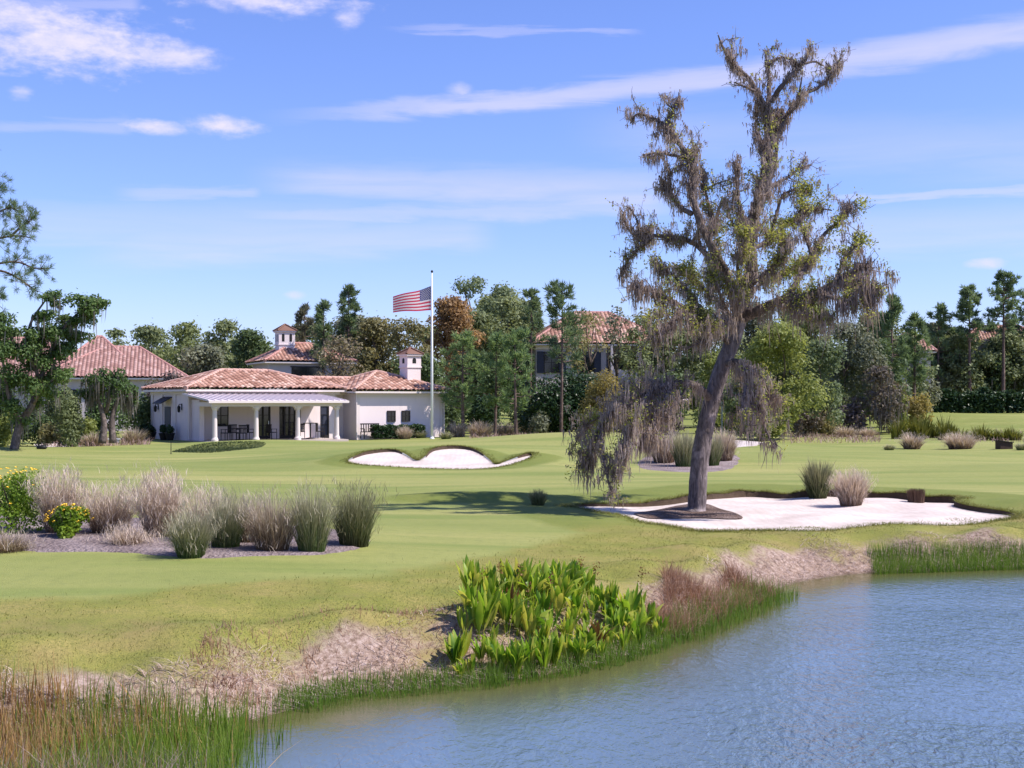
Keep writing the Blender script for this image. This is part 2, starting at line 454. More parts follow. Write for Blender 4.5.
def lip_strip(name, P, S, lip, mat, thr):
    """bare earth face under the turf on the far side of a bunker"""
    n = len(P); L = lip_h(P, lip, P[:, 0], P[:, 1])
    c = P.mean(0)
    Q = np.roll(P, -1, 0) - np.roll(P, 1, 0); nrm = np.stack([Q[:, 1], -Q[:, 0]], 1); nrm /= np.linalg.norm(nrm, axis=1, keepdims=True)
    area = .5 * np.sum(P[:, 0] * np.roll(P[:, 1], -1) - np.roll(P[:, 0], -1) * P[:, 1])
    nrm = nrm * (1 if area > 0 else -1)            # outward
    v = []; f = []
    for i in range(n):
        s = S(P[i, 0], P[i, 1]); j = random.uniform(-.02, .03)
        a = P[i] - nrm[i] * .004; b = P[i] - nrm[i] * (.02 + max(0, j)); e = P[i] - nrm[i] * (.07 + max(0, j))
        v += [(a[0], a[1], s + L[i] * .99), (b[0], b[1], s + L[i] * (.55 + .3 * random.random())), (e[0], e[1], s - .06)]
    for i in range(n):
        k = (i + 1) % n
        if L[i] < thr or L[k] < thr: continue
        f += [(3 * i, 3 * i + 1, 3 * k + 1, 3 * k), (3 * i + 1, 3 * i + 2, 3 * k + 2, 3 * k + 1)]
    me = make_mesh(name, np.array(v), f)
    put(name, me, mat)['kind'] = 'structure'

def mat_water():
    m, T, out = new_mat('pond_water'); p = pos(T)
    a = T.noise(T.vmul(p, (1., .55, 1)), 8.0, 3, .55, .4); b = T.noise(T.vmul(p, (1., .6, 1)), 15, 2, .6, .3); c = T.noise(T.vmul(p, (.5, 1, 1)), .45, 2)
    h = T.math('MULTIPLY_ADD', a, 1.0, T.math('MULTIPLY', b, .35))
    d = T.node('ShaderNodeAttribute', attribute_name='t').outputs['Fac']
    st = T.math('MULTIPLY', T.maprange(d, .3, 3.4, .10, 1.), T.maprange(c, .35, .65, .5, 1.15))
    col = T.mix(T.maprange(d, .2, 2.4), (.085, .085, .03), (.105, .155, .215))  # olive towards the shore: greenish bank reflection put into the water colour
    pr = T.node('ShaderNodeBsdfPrincipled'); T.link(col, pr.inputs['Base Color'])
    pr.inputs['Roughness'].default_value = .08; pr.inputs['IOR'].default_value = 1.33; pr.inputs['Specular IOR Level'].default_value = .5
    bm = T.node('ShaderNodeBump'); bm.inputs['Distance'].default_value = .062
    T.link(st, bm.inputs['Strength']); T.link(h, bm.inputs['Height']); T.link(bm.outputs[0], pr.inputs['Normal'])
    T.link(pr.outputs[0], out.inputs['Surface'])
    return m
def build_water():
    xs = np.linspace(-42, 52, 300); ys = np.linspace(4.5, 29, 120)
    X, Y = np.meshgrid(xs, ys); x = X.ravel(); y = Y.ravel()
    d, _, _ = near(POND, x, y); d = np.where(inside(POND, x, y), d, -d)
    C_ = len(xs); i = (np.arange(len(ys) - 1)[:, None] * C_ + np.arange(C_ - 1)[None, :]).ravel()
    Q = np.stack([i, i + 1, i + C_ + 1, i + C_], 1)
    keep = (d[Q] > -1.2).any(1)
    me = make_mesh('water', np.stack([x, y, 0 * x + WATER_Z], 1), Q[keep], t=d, smooth=True)
    put('water', me, mat_water())['kind'] = 'structure'

# ------------------------------------------------------------------ grasses and pond plants
def clump_mesh(name, h, rad, n, rng, lean=(.15, .75), w=.012, base_r=.16, droop=.35, plume=0, straight=False):
    a = rng.uniform(0, 2 * PI, n); r = base_r * np.sqrt(rng.uniform(0, 1, n))
    aa = a + rng.normal(0, .5, n)
    base = np.stack([r * np.cos(a), r * np.sin(a), np.full(n, -.03)], 1)
    ln = lean[0] + (lean[1] - lean[0]) * rng.uniform(0, 1, n) ** 1.2
    hh = h * (1.08 - .5 * rng.uniform(0, 1, n) ** 1.5)
    q = r / base_r; ln = (.25 + .75 * q) * max(.08, (rad * 1.25 - base_r * .7) / h) * rng.uniform(.35, 1.5, n)
    hh = hh * (1 - .22 * q ** 2) * (1 + (rng.uniform(0, 1, n) < .12) * .16)
    sk = rng.uniform(0, 1, n) < .16; hh = np.where(sk, hh * rng.uniform(.3, .65, n), hh); ln = np.where(sk, rng.uniform(.5, 1.5, n) * min(1., rad / h * 1.1), ln); aa = np.where(sk, a + rng.normal(0, .3, n), aa)
    V, Q, T = blades(base, hh, aa, ln, rng.uniform(.6, 1.3, n) * w, rng, 4, droop)
    parts = [(V, Q, T)]
    if plume:
        k = rng.integers(0, n, plume)
        tip = V.reshape(n, -1, 3)[k][:, -1]
        m = 5
        bb = np.repeat(tip, m, 0) + rng.normal(0, .035, (plume * m, 3)) - np.array([0, 0, .05])
        V2, Q2, T2 = blades(bb, rng.uniform(.08, .2, plume * m), rng.uniform(0, 2 * PI, plume * m), rng.uniform(.2, .9, plume * m), .008, rng, 2)
        parts.append((V2, Q2, T2 * 0 + 1))
    V, Q, T = join_arr(parts)
    return make_mesh(name, V, Q, t=T)
MAUVE = dict(cols=[(.20, .135, .095), (.34, .25, .19), (.47, .37, .295)], tipcol=(.65, .54, .45), basecol=(.15, .09, .055), trans=.25)
GREENG = dict(cols=[(.055, .085, .03), (.10, .13, .05), (.17, .18, .08)], tipcol=(.30, .28, .17), basecol=(.06, .06, .025), trans=.3)
GREY = dict(cols=[(.09, .13, .045), (.16, .19, .08), (.26, .26, .14)], tipcol=(.42, .38, .27), basecol=(.05, .10, .015), trans=.25)
BROWN = dict(cols=[(.17, .12, .075), (.26, .19, .13), (.36, .28, .2)], tipcol=(.5, .42, .34), basecol=(.12, .075, .04), trans=.25)

def build_clumps():
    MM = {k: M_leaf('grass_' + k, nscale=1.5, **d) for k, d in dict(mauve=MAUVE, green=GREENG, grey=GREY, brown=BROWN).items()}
    G = 'ornamental grass clumps in the grey mulch bed'
    # px, base y, top y, half width px, kind, blades, label
    bed = [(60, 533, 467, 25, 'mauve', 1500, 'tall mauve feathery grass clump behind the low yellow-flowered shrub'),
           (109, 533, 478, 31, 'mauve', 1300, 'wide pale pink grass clump sprawling between two taller feathery clumps'),
           (160, 537, 469, 27, 'mauve', 1700, 'tallest mauve-grey plumed grass clump, at the middle of the mulch bed'),
           (191, 557, 503, 24, 'grey', 1300, 'grey-tipped grass clump with a bright green base at the front bed edge'),
           (226, 548, 488, 24, 'grey', 1200, 'grey-green grass clump just right of the green-based one at the bed edge'),
           (205, 541, 486, 22, 'mauve', 900, 'pinkish grass clump half hidden behind the grey-tipped front clump'),
           (248, 543, 489, 20, 'brown', 800, 'brownish grass clump half hidden behind the tan one'),
           (273, 551, 490, 28, 'brown', 1400, 'straw-brown grass clump with pale bent tips, third from the bed tip'),
           (312, 552, 482, 24, 'grey', 1300, 'dark grey-green grass clump, second from the tip of the mulch bed'),
           (354, 546, 481, 26, 'green', 1300, 'upright dark green grass clump standing alone at the tip of the bed'),
           (128, 545, 522, 24, 'mauve', 600, 'low dead pinkish grass tuft lying on the mulch in front'),
           (8, 551, 524, 30, 'brown', 700, 'low brown-mauve grass tuft nearest the lawn at the left frame edge')]
    for i, (px, by, ty, hw, kd, n, lab) in enumerate(bed):
        p = base_at(px, by); s = p[1] / F
        h = (by - ty) * s; rad = hw * s * 1.05
        low = h < .6
        me = clump_mesh('grass_clump', h * 1.03, rad, n, np.random.default_rng(100 + i), lean=(.1, 1.0 if not low else 1.5), w=.010,
                        base_r=rad * .50, droop=.5 if kd != 'green' else .3, plume=n // 5 if kd == 'mauve' else n // 14)
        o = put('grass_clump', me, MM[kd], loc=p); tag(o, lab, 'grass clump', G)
    G2 = 'grass clumps dotted over the golf course'
    far = [(538, 505, 487, 10, 'green', 500, 'small dark green grass tuft alone on the fairway left of the sand'),
           (818, 509, 469, 16, 'green', 1100, 'green grass clump with rusty base standing in the white sand'),
           (851, 508, 470, 19, 'mauve', 1100, 'spiky mauve-grey grass clump in the sand right beside the green one'),
           (912, 449, 431, 14, 'mauve', 500, 'mauve grass mound on the fairway beside the smaller tuft'),
           (889, 450, 443, 7, 'grey', 300, 'tiny grey grass tuft left of the mauve mound on the fairway'),
           (960, 449, 429, 20, 'mauve', 700, 'widest mauve grass mound between the small mound and the brown box'),
           (1021, 450, 441, 7, 'grey', 250, 'small grey grass tuft right of the dark brown box'),
           (664, 463, 428, 18, 'mauve', 700, 'mauve grass clump left of the big oak trunk in the island bed'),
           (684, 467, 428, 15, 'grey', 700, 'grey grass clump partly hidden behind the big oak trunk'),
           (712, 466, 432, 12, 'grey', 600, 'grey-green grass clump just right of the big oak trunk'),
           (724, 461, 428, 14, 'mauve', 800, 'tall mauve grass clump at the right end of the island bed'),
           (405, 439, 425, 9, 'mauve', 400, 'straw-coloured grass clump before the hedge left of the flagpole'),
           (421, 438, 429, 8, 'grey', 300, 'grey grass clump before the white wall, close left of the flagpole'),
           (446, 439, 430, 8, 'grey', 300, 'grey grass clump immediately right of the flagpole foot'),
           (457, 437, 420, 11, 'mauve', 400, 'mauve grass clump right of the flagpole at the wall corner'),
           (481, 436, 418, 18, 'mauve', 400, 'mauve grass clump under the young pines, nearest the flagpole'),
           (505, 436, 419, 16, 'brown', 400, 'brown grass clump between the two young pine trunks'),
           (532, 434, 419, 16, 'mauve', 400, 'mauve grass clump right of the young pines'),
           (556, 433, 421, 14, 'grey', 350, 'grey grass clump under the dark laurel bush'),
           (586, 434, 418, 16, 'mauve', 400, 'mauve grass clump below the golden bush'),
           (74, 446, 431, 12, 'mauve', 350, 'mauve grass clump left of the small white bench'),
           (94, 446, 429, 15, 'brown', 350, 'brown grass clump directly beside the small white bench'),
           (134, 443, 425, 14, 'brown', 350, 'tan grass clump between the white bench and the potted shrub'),
           (846, 437, 424, 12, 'mauve', 350, 'mauve grass clump at the wood edge left of the palmetto'),
           (868, 437, 426, 10, 'mauve', 350, 'pinkish grass clump right beside the palmetto')]
    for i, (px, by, ty, hw, kd, n, lab) in enumerate(far):
        p = base_at(px, by); s = p[1] / F
        if by > 500 and px > 800: p[2] = float(sand1(p[0], p[1]))
        h = (by - ty) * s; rad = hw * s
        me = clump_mesh('grass_clump', h, rad, n, np.random.default_rng(200 + i), lean=(.1, 1.1), w=.014 + .0004 * p[1], base_r=rad * .52, droop=.35, plume=n // 6 if kd == 'mauve' else 0)
        o = put('grass_clump', me, MM[kd], loc=p); tag(o, lab, 'grass clump', G2)
    # the cut-back clump in the sand
    p = base_at(916, 514); p[2] = float(sand1(p[0], p[1])); s = p[1] / F; rng = np.random.default_rng(5)
    n = 900; a = rng.uniform(0, 2 * PI, n); r = 8 * s * np.sqrt(rng.uniform(0, 1, n))
    b = np.stack([r * np.cos(a), r * np.sin(a), 0 * a - .02], 1)
    V, Q, T = blades(b, 15 * s * (1 - .12 * (r / (8 * s)) ** 3) * rng.uniform(.9, 1.05, n), a, .08, .014, rng, 3, .05)
    k = 25; V2, Q2, T2 = blades(b[:k], rng.uniform(.4, .55, k), a[:k], .3, .01, rng, 3)
    V, Q, T = join_arr([(V, Q, T), (V2, Q2, T2)])
    tag(put('grass_stump', make_mesh('grass_stump', V, Q, t=T), M_leaf('cut_grass', [(.09, .05, .035), (.15, .09, .06), (.2, .13, .1)], .1, 2.), loc=p),
        'brown cut-back grass stump at the right end of the sand', 'grass clump', G2)

def scatter(n, xr, yr, rng, fn):
    """random points on the land where fn(x, y, d) is true"""
    X = []; tot = 0
    while tot < n:
        x = rng.uniform(*xr, n * 3); y = rng.uniform(*yr, n * 3)
        z, d = base_h(x, y)
        k = fn(x, y, d, rng); X.append(np.stack([x[k], y[k], z[k], d[k]], 1)); tot += k.sum()
        if tot == 0: break
    return np.vstack(X)[:n]
def stuff(name, label, parts, mat):
    V, Q, T = join_arr(parts)
    return tag(put(name, make_mesh(name, V, Q, t=T), mat), label, None, None, 'stuff')
def vnoise(x, y, s, seed=0):
    return np.sin(x * s + 1.3 * np.sin(y * s * .7 + seed)) * np.sin(y * s * .9 + 1.1 * np.sin(x * s * 1.3 + seed * 2)) 
def build_bank():
    rng = np.random.default_rng(21)
    thatch = M_leaf('dead_thatch', [(.22, .145, .115), (.41, .30, .255), (.58, .46, .41), (.70, .58, .53)], .15, 1.2, .8)
    redt = M_leaf('red_thatch', [(.20, .10, .06), (.33, .19, .125), (.47, .33, .25)], .28, 1.2, .8)
    # matted dead grass along the bank
    P = scatter(13000, (-8, 13), (11.5, 27), rng, lambda x, y, d, r: (d > .05) & (d < 1.05 + .45 * vnoise(x, y, 1.7)) & (r.uniform(0, 1, x.shape) < np.where(d < .9, 1, .4)) & (vnoise(x, y, 2.3, 2) > -.75) & (x > -5.6))
    n = len(P)
    V, Q, T = blades(P[:, :3] + [0, 0, .01], rng.uniform(.04, .17, n), rng.normal(-.5, .9, n) + PI * (rng.uniform(0, 1, n) < .35), rng.uniform(1.3, 3.2, n), rng.uniform(.005, .010, n), rng, 3, .46)
    stuff('dead_grass', 'matted pale pink dead grass lying along the pond bank', [(V, Q, T)], thatch)
    # standing reddish dead grass: left of and right of the broad-leaved plants
    zones = [((-2.9, .6), (14.4, 17.4), 1600, (.05, .14), lambda x, y, d: (d > .1) & (d < 1.7)),
             ((1.3, 4.4), (17.2, 21.6), 5200, (.2, .47), lambda x, y, d: (d > -.1) & (d < .75 + .3 * vnoise(x, y, 2)) & (y > 17.6)),
             ((-3.4, -2.2), (13.3, 15.0), 800, (.08, .2), lambda x, y, d: (d > .2) & (d < 1.5))]
    parts = []
    for xr, yr, k, hr, fn in zones:
        P = scatter(k, xr, yr, rng, lambda x, y, d, r: fn(x, y, d) & (r.uniform(0, 1, x.shape) < .25 + .75 * ss(-.3, .5, vnoise(x, y, 2.6, 4)))); n = len(P)
        parts.append(blades(P[:, :3] - [0, 0, .02], rng.uniform(*hr, n), rng.uniform(0, 2 * PI, n), rng.uniform(.1, 1.1, n), rng.uniform(.006, .011, n), rng, 3))
    stuff('dry_reeds', 'reddish brown dry reeds standing on the bank beside the broad-leaved plants', parts, redt)
    # green water grass at the edges
    green = M_leaf('water_grass', [(.05, .12, .012), (.10, .20, .02), (.18, .28, .04)], .45, 1.0, .5, tipcol=(.18, .27, .05))
    zones = [((-2.5, -.1), (13.5, 15.2), 2600, (.10, .26), lambda x, y, d: (d > -.35) & (d < .3)),
             ((-.3, 2.4), (14.6, 18.2), 2600, (.12, .36), lambda x, y, d: (d > -.3) & (d < .35)),
             ((2.2, 4.9), (17.4, 21.8), 2600, (.12, .42), lambda x, y, d: (d > -.45) & (d < .35)),
             ((6.5, 13.5), (23.6, 27), 9000, (.14, .36), lambda x, y, d: (d > -.25) & (d < .75) & (x > 6.9 + .3 * vnoise(x, y, 3)))]
    parts = []
    for xr, yr, k, hr, fn in zones:
        P = scatter(k, xr, yr, rng, lambda x, y, d, r: fn(x, y, d)); n = len(P)
        parts.append(blades(np.stack([P[:, 0], P[:, 1], np.minimum(P[:, 2], WATER_Z + .25) - .04], 1), rng.uniform(*hr, n) + .04, rng.uniform(0, 2 * PI, n), rng.uniform(.05, .4, n), rng.uniform(.006, .012, n), rng, 3))
    stuff('water_grass', 'bright green water grass fringing the pond edge', parts, green)
    # tall reeds in the near left shallows
    gr = M_leaf('green_reeds', [(.05, .12, .008), (.10, .20, .016), (.18, .28, .03)], .45, .6, .5, tipcol=(.22, .30, .05), basecol=(.10, .09, .03))
    tn = M_leaf('tan_reeds', [(.17, .085, .04), (.32, .17, .05), (.46, .29, .08), (.42, .34, .2)], .35, .7, .6, tipcol=(.46, .31, .15), basecol=(.12, .07, .05))
    def reeds(k, hr, fn, xr=(-6.4, -1.9), yr=(9.4, 13.0), lean=(.03, .28), w=(.006, .013)):
        x = rng.uniform(*xr, k * 2); y = rng.uniform(*yr, k * 2); m = fn(x, y); x, y = x[m][:k], y[m][:k]; n = len(x)
        z, d = base_h(x, y)
        return blades(np.stack([x, y, np.maximum(z, -.9)], 1), rng.uniform(*hr, n) + np.maximum(0, -.72 - np.maximum(z, -.9)), rng.uniform(0, 2 * PI, n), rng.uniform(*lean, n), rng.uniform(*w, n), rng, 4)
    edge = lambda x, y: x < -2.42 - .045 * (y - 11.5) + .22 * vnoise(x, y, 2.1) 
    split = lambda x, y: ss(-5.0, -3.6, x + .8 * vnoise(x, y, 1.9) )
    stuff('green_reeds', 'dense green reeds in the shallows at the bottom left corner',
          [reeds(5600, (.22, .52), lambda x, y: edge(x, y) & (rng.uniform(0, 1, x.shape) < split(x, y) * .9 + .05)),
           reeds(170, (.25, .5), lambda x, y: x > -9, (-2.7, -2.15), (11, 13.3), (.02, .2))], gr)
    stuff('tan_reeds', 'orange-tan dying reeds at the left end of the pond',
          [reeds(5600, (.2, .54), lambda x, y: edge(x, y) & (rng.uniform(0, 1, x.shape) > split(x, y) * .93)),
           reeds(260, (.3, .6), lambda x, y: edge(x, y), lean=(.5, 1.2))], tn)
    pk = M_leaf('grey_reeds', [(.16, .11, .10), (.27, .2, .18), (.38, .3, .27)], .2, .7, .7)
    P = [reeds(2600, (.2, .55), lambda x, y: (x < -2.6), (-5.9, -2.6), (9.4, 11.1), (.05, .8)),
         reeds(60, (.28, .44), lambda x, y: x < -1.0, (-2.5, -1.0), (10.0, 10.7), (.05, .35), (.006, .011)),
         reeds(16, (.25, .36), lambda x, y: x < 0, (-1.25, -.9), (10.1, 10.5), (.05, .3), (.006, .01)),
         reeds(3, (.66, .8), lambda x, y: x < 0, (-1.85, -1.65), (10.3, 10.6), (.5, .75), (.008, .01))]
    stuff('grey_reeds', 'dead grey-brown reed stems at the bottom edge of the pond', P, pk)
    # longer tufts on the rough and over the bunker lips
    rg = M_leaf('rough_blades', [(.10, .125, .02), (.17, .18, .04), (.27, .24, .09)], .3, 1.0, .6)
    P = scatter(26000, (-8, 14), (12.4, 31), rng, lambda x, y, d, r: (d > .9) & (d < 5.0) & (r.uniform(0, 1, x.shape) < ss(5.0, 1.2, d)) & (vnoise(x, y, 1.9, 1) > -.6) & ~inside(BUNK1, x, y))
    n = len(P); parts = [blades(P[:, :3] - [0, 0, .01], rng.uniform(.02, .055, n), rng.uniform(0, 2 * PI, n), rng.uniform(.2, 1.2, n), rng.uniform(.005, .010, n), rng, 2)]
    for Pg, S, lip, k, ww in ((BUNK1, sand1, .15, 14000, .011), (BUNK2, sand2, .11, 6000, .018)):
        L = lip_h(Pg, lip, Pg[:, 0], Pg[:, 1])
        i = rng.integers(0, len(Pg), k); t = rng.uniform(0, 1, k)[:, None]; j = (i + 1) % len(Pg)
        q = Pg[i] * (1 - t) + Pg[j] * t
        z = S(q[:, 0], q[:, 1]) + (L[i] * (1 - t[:, 0]) + L[j] * t[:, 0])
        off = rng.normal(0, 1, (k, 2)); off = off / np.linalg.norm(off, axis=1, keepdims=True) * rng.uniform(0, .35, k)[:, None]
        q2 = q + off; ins = inside(Pg, q2[:, 0], q2[:, 1]); q2 = np.where(ins[:, None], q, q2)
        zz, _ = lawn_h(q2[:, 0] , q2[:, 1]); zz = np.where(ins, z, np.maximum(zz, z - .1))
        parts.append(blades(np.column_stack([q2, zz - .01]), rng.uniform(.04, .14, k), rng.uniform(0, 2 * PI, k), rng.uniform(.6, 2.2, k), ww, rng, 2))
    stuff('rough_grass', 'yellow-green rough grass along the bank and bunker edges', parts, rg)

def broad_plant(rng, h, nl):
    """lance-leaved marginal plant: stalks with big upright blades"""
    V = []; Q = []; T = []; o = 0
    for k in range(nl):
        a = rng.uniform(0, 2 * PI); tilt = rng.uniform(.05, .5); L = h * rng.uniform(.65, 1.0)
        stalk = L * rng.uniform(.25, .5); bl = L - stalk; w = bl * rng.uniform(.17, .30)
        d = np.array([math.cos(a), math.sin(a), 0]); up = np.array([0, 0, 1.])
        ya = a + PI / 2 + rng.uniform(-.7, .7); sd = np.array([math.cos(ya), math.sin(ya), 0])
        b0 = d * rng.uniform(0, .05); seg = 9; curl = rng.uniform(.0, .5) if rng.uniform() < .75 else rng.uniform(.6, 1.3)
        for i in range(seg + 1):
            t = i / seg; s = t * L
            c = b0 + d * (s * tilt * .5 + curl * bl * .5 * max(0, (s - stalk) / bl) ** 2) + up * (s * math.sqrt(max(.1, 1 - (tilt * .5) ** 2)) - curl * bl * .25 * max(0, (s - stalk) / bl) ** 2.5)
            if s < stalk: ww = .007
            else:
                q = (s - stalk) / bl; ww = w * .5 * (math.sin(PI * q ** .75) ** .8) + .004
            nb = np.cross(sd, up); fold = ww * .35
            V += [c - sd * ww + nb * fold, c, c + sd * ww + nb * fold]; T += [t, t, t]
        for i in range(seg):
            j = o + 3 * i; Q += [(j, j + 1, j + 4, j + 3), (j + 1, j + 2, j + 5, j + 4)]
        o += 3 * (seg + 1)
    return np.array(V), np.array(Q), np.array(T)
def build_pond_plants():
    rng = np.random.default_rng(31)
    m = M_leaf('broad_leaf', [(.04, .11, .008), (.11, .23, .016), (.22, .36, .03), (.38, .47, .06), (.46, .46, .09)], .5, 2.5, .38, spec=.4, isl=.8)
    mb = M_leaf('withered_leaf', [(.10, .05, .02), (.22, .12, .04), (.35, .22, .07)], .3, 2.5, .6)
    protos = [make_mesh('pond_plant', *broad_plant(rng, 1., n)) for n in (14, 16, 12, 15, 18, 13)]
    # plan ellipse of the stand
    cand = []
    while len(cand) < 95:
        x = rng.uniform(-.68, 2.05); y = rng.uniform(14.9, 18.0)
        xx = np.array([x]); yy = np.array([y]); z, d = base_h(xx, yy)
        if not (.0 < d[0] < 1.5 - .45 * ss(.8, 2.3, np.array([x]))[0]): continue
        if any((x - c[0]) ** 2 + (y - c[1]) ** 2 < .145 ** 2 for c in cand): continue
        cand.append((x, y, float(z[0]), float(d[0])))
    for i, (x, y, z, d) in enumerate(cand):
        h = rng.uniform(.40, .68) * (1. if d > .4 else .82) * (.8 if x < -.55 else 1)
        dead = rng.uniform() < .04 and y > 16
        o = put('pond_plant', protos[i % 6], mb if dead else m, loc=(x, y, z - .02))
        o.scale = (h * rng.uniform(.85, 1.1), h * rng.uniform(.85, 1.1), h); o.rotation_euler = (0, 0, rng.uniform(0, 6.28))
        tag(o, 'withered brown broad-leaved plant among the green ones at the pond edge' if dead else 'bright green broad-leaved plant in the dense stand at the pond edge', 'pond plant',
            'withered broad-leaved pond plants' if dead else 'green broad-leaved pond plants')
    # flowering stalks with brown seed heads
    for i, (px, py, D) in enumerate([(480, 578, 16.2), (504, 569, 16.5), (516, 571, 16.6), (584, 562, 17.0), (592, 570, 16.8), (555, 580, 16.0), (638, 575, 17.2), (533, 588, 16.0)]):
        p = at(px, py, D); g = ground_z(p[0], D); L = p[2] - g
        b = MB(); b.tube(spline([(0, 0, -.03), (.02, .01, L * .5), (.05 * (-1) ** i, 0, L)], 5), np.linspace(.006, .003, 11), 5)
        st = b.build('seed_stalk', m, loc=(p[0], D, g)); tag(st, ['tall stalk with a drooping brown seed head over the broad-leaved plants'][0], 'seed stalk', 'seed stalks over the broad-leaved plants')
        k = 26; c = np.array([.05 * (-1) ** i, 0, L]) + rng.normal(0, .022, (k, 3)) * [1, 1, 2.0]
        V, Q = leaf_quads(c, rng.normal(size=(k, 3)), .045, .02, rng); put('seed_head', make_mesh('seed_head', V, Q), mb, st)

def bush_arrays(rng, n, leaf, w=1., h=1., lumps=9):
    """rounded shrub of unit half-width and unit height made of many leaves"""
    C = []
    for i in range(lumps):
        a = rng.uniform(0, 2 * PI); r = rng.uniform(.1, .72); zc = rng.uniform(.22, .78) * (1 - .35 * r)
        C.append((r * math.cos(a), r * math.sin(a), zc, rng.uniform(.24, .40)))
    C.append((0, 0, .45, .5))
    C = np.array(C); k = rng.choice(len(C), n, p=C[:, 3] ** 2 / (C[:, 3] ** 2).sum())
    d = unit(rng.normal(size=(n, 3))); r = rng.uniform(.35, 1.08, n) ** .6
    p = C[k, :3] + d * (C[k, 3] * r)[:, None] * [1, 1, .85]
    p[:, 2] = np.abs(p[:, 2])
    nr = d + rng.normal(0, .7, (n, 3)) + [0, 0, .4]
    return leaf_quads(p * [w, w, h], nr, leaf * rng.uniform(.6, 1.3, n), leaf * .55 * rng.uniform(.6, 1.3, n), rng)
def build_flower_shrubs():
    rng = np.random.default_rng(41)
    m = M_leaf('lantana_leaf', [(.09, .17, .014), (.17, .27, .025), (.30, .40, .05)], .45, 2., .5)
    fl = M_plain('yellow_petals', (.85, .52, .03), .6, .2)
    for px, by, ty, hw, lab in ((16, 531, 464, 56, 'large green shrub dotted with yellow flowers at the left frame edge'), (68, 538, 503, 27, 'small low shrub with orange-yellow flowers in front of the mauve grass')):
        p = base_at(px, by); s = p[1] / F; W, Hh = hw * s, (by - ty) * s
        t = thing('flowering_shrub', lab, 'shrub', p)
        V, Q = bush_arrays(rng, 3600, .075, W, Hh); put('foliage', make_mesh('foliage', V, Q), m, t)
        b = MB()
        for k in range(7):
            a = rng.uniform(0, 6.28); b.tube([(0, 0, -.02), (W * .3 * math.cos(a), W * .3 * math.sin(a), Hh * .4), (W * .6 * math.cos(a), W * .6 * math.sin(a), Hh * .75)], [.012, .009, .004], 5)
        b.build('stem', M_BARK['brown'], t)
        k = 46; a = rng.uniform(0, 2 * PI, k); e = rng.uniform(.15, 1.4, k)
        c = np.stack([W * .93 * np.cos(a) * np.cos(e), W * .93 * np.sin(a) * np.cos(e), Hh * (.35 + .62 * np.sin(e))], 1)
        V, Q = leaf_quads(rng.normal(0, .013, (7, 3)), rng.normal(size=(7, 3)) + [0, -.3, 1], .028, .024, rng); fm = make_mesh('flower', V, Q)
        for q in c: put('flower', fm, None, t, q)
        fm.materials.append(fl)

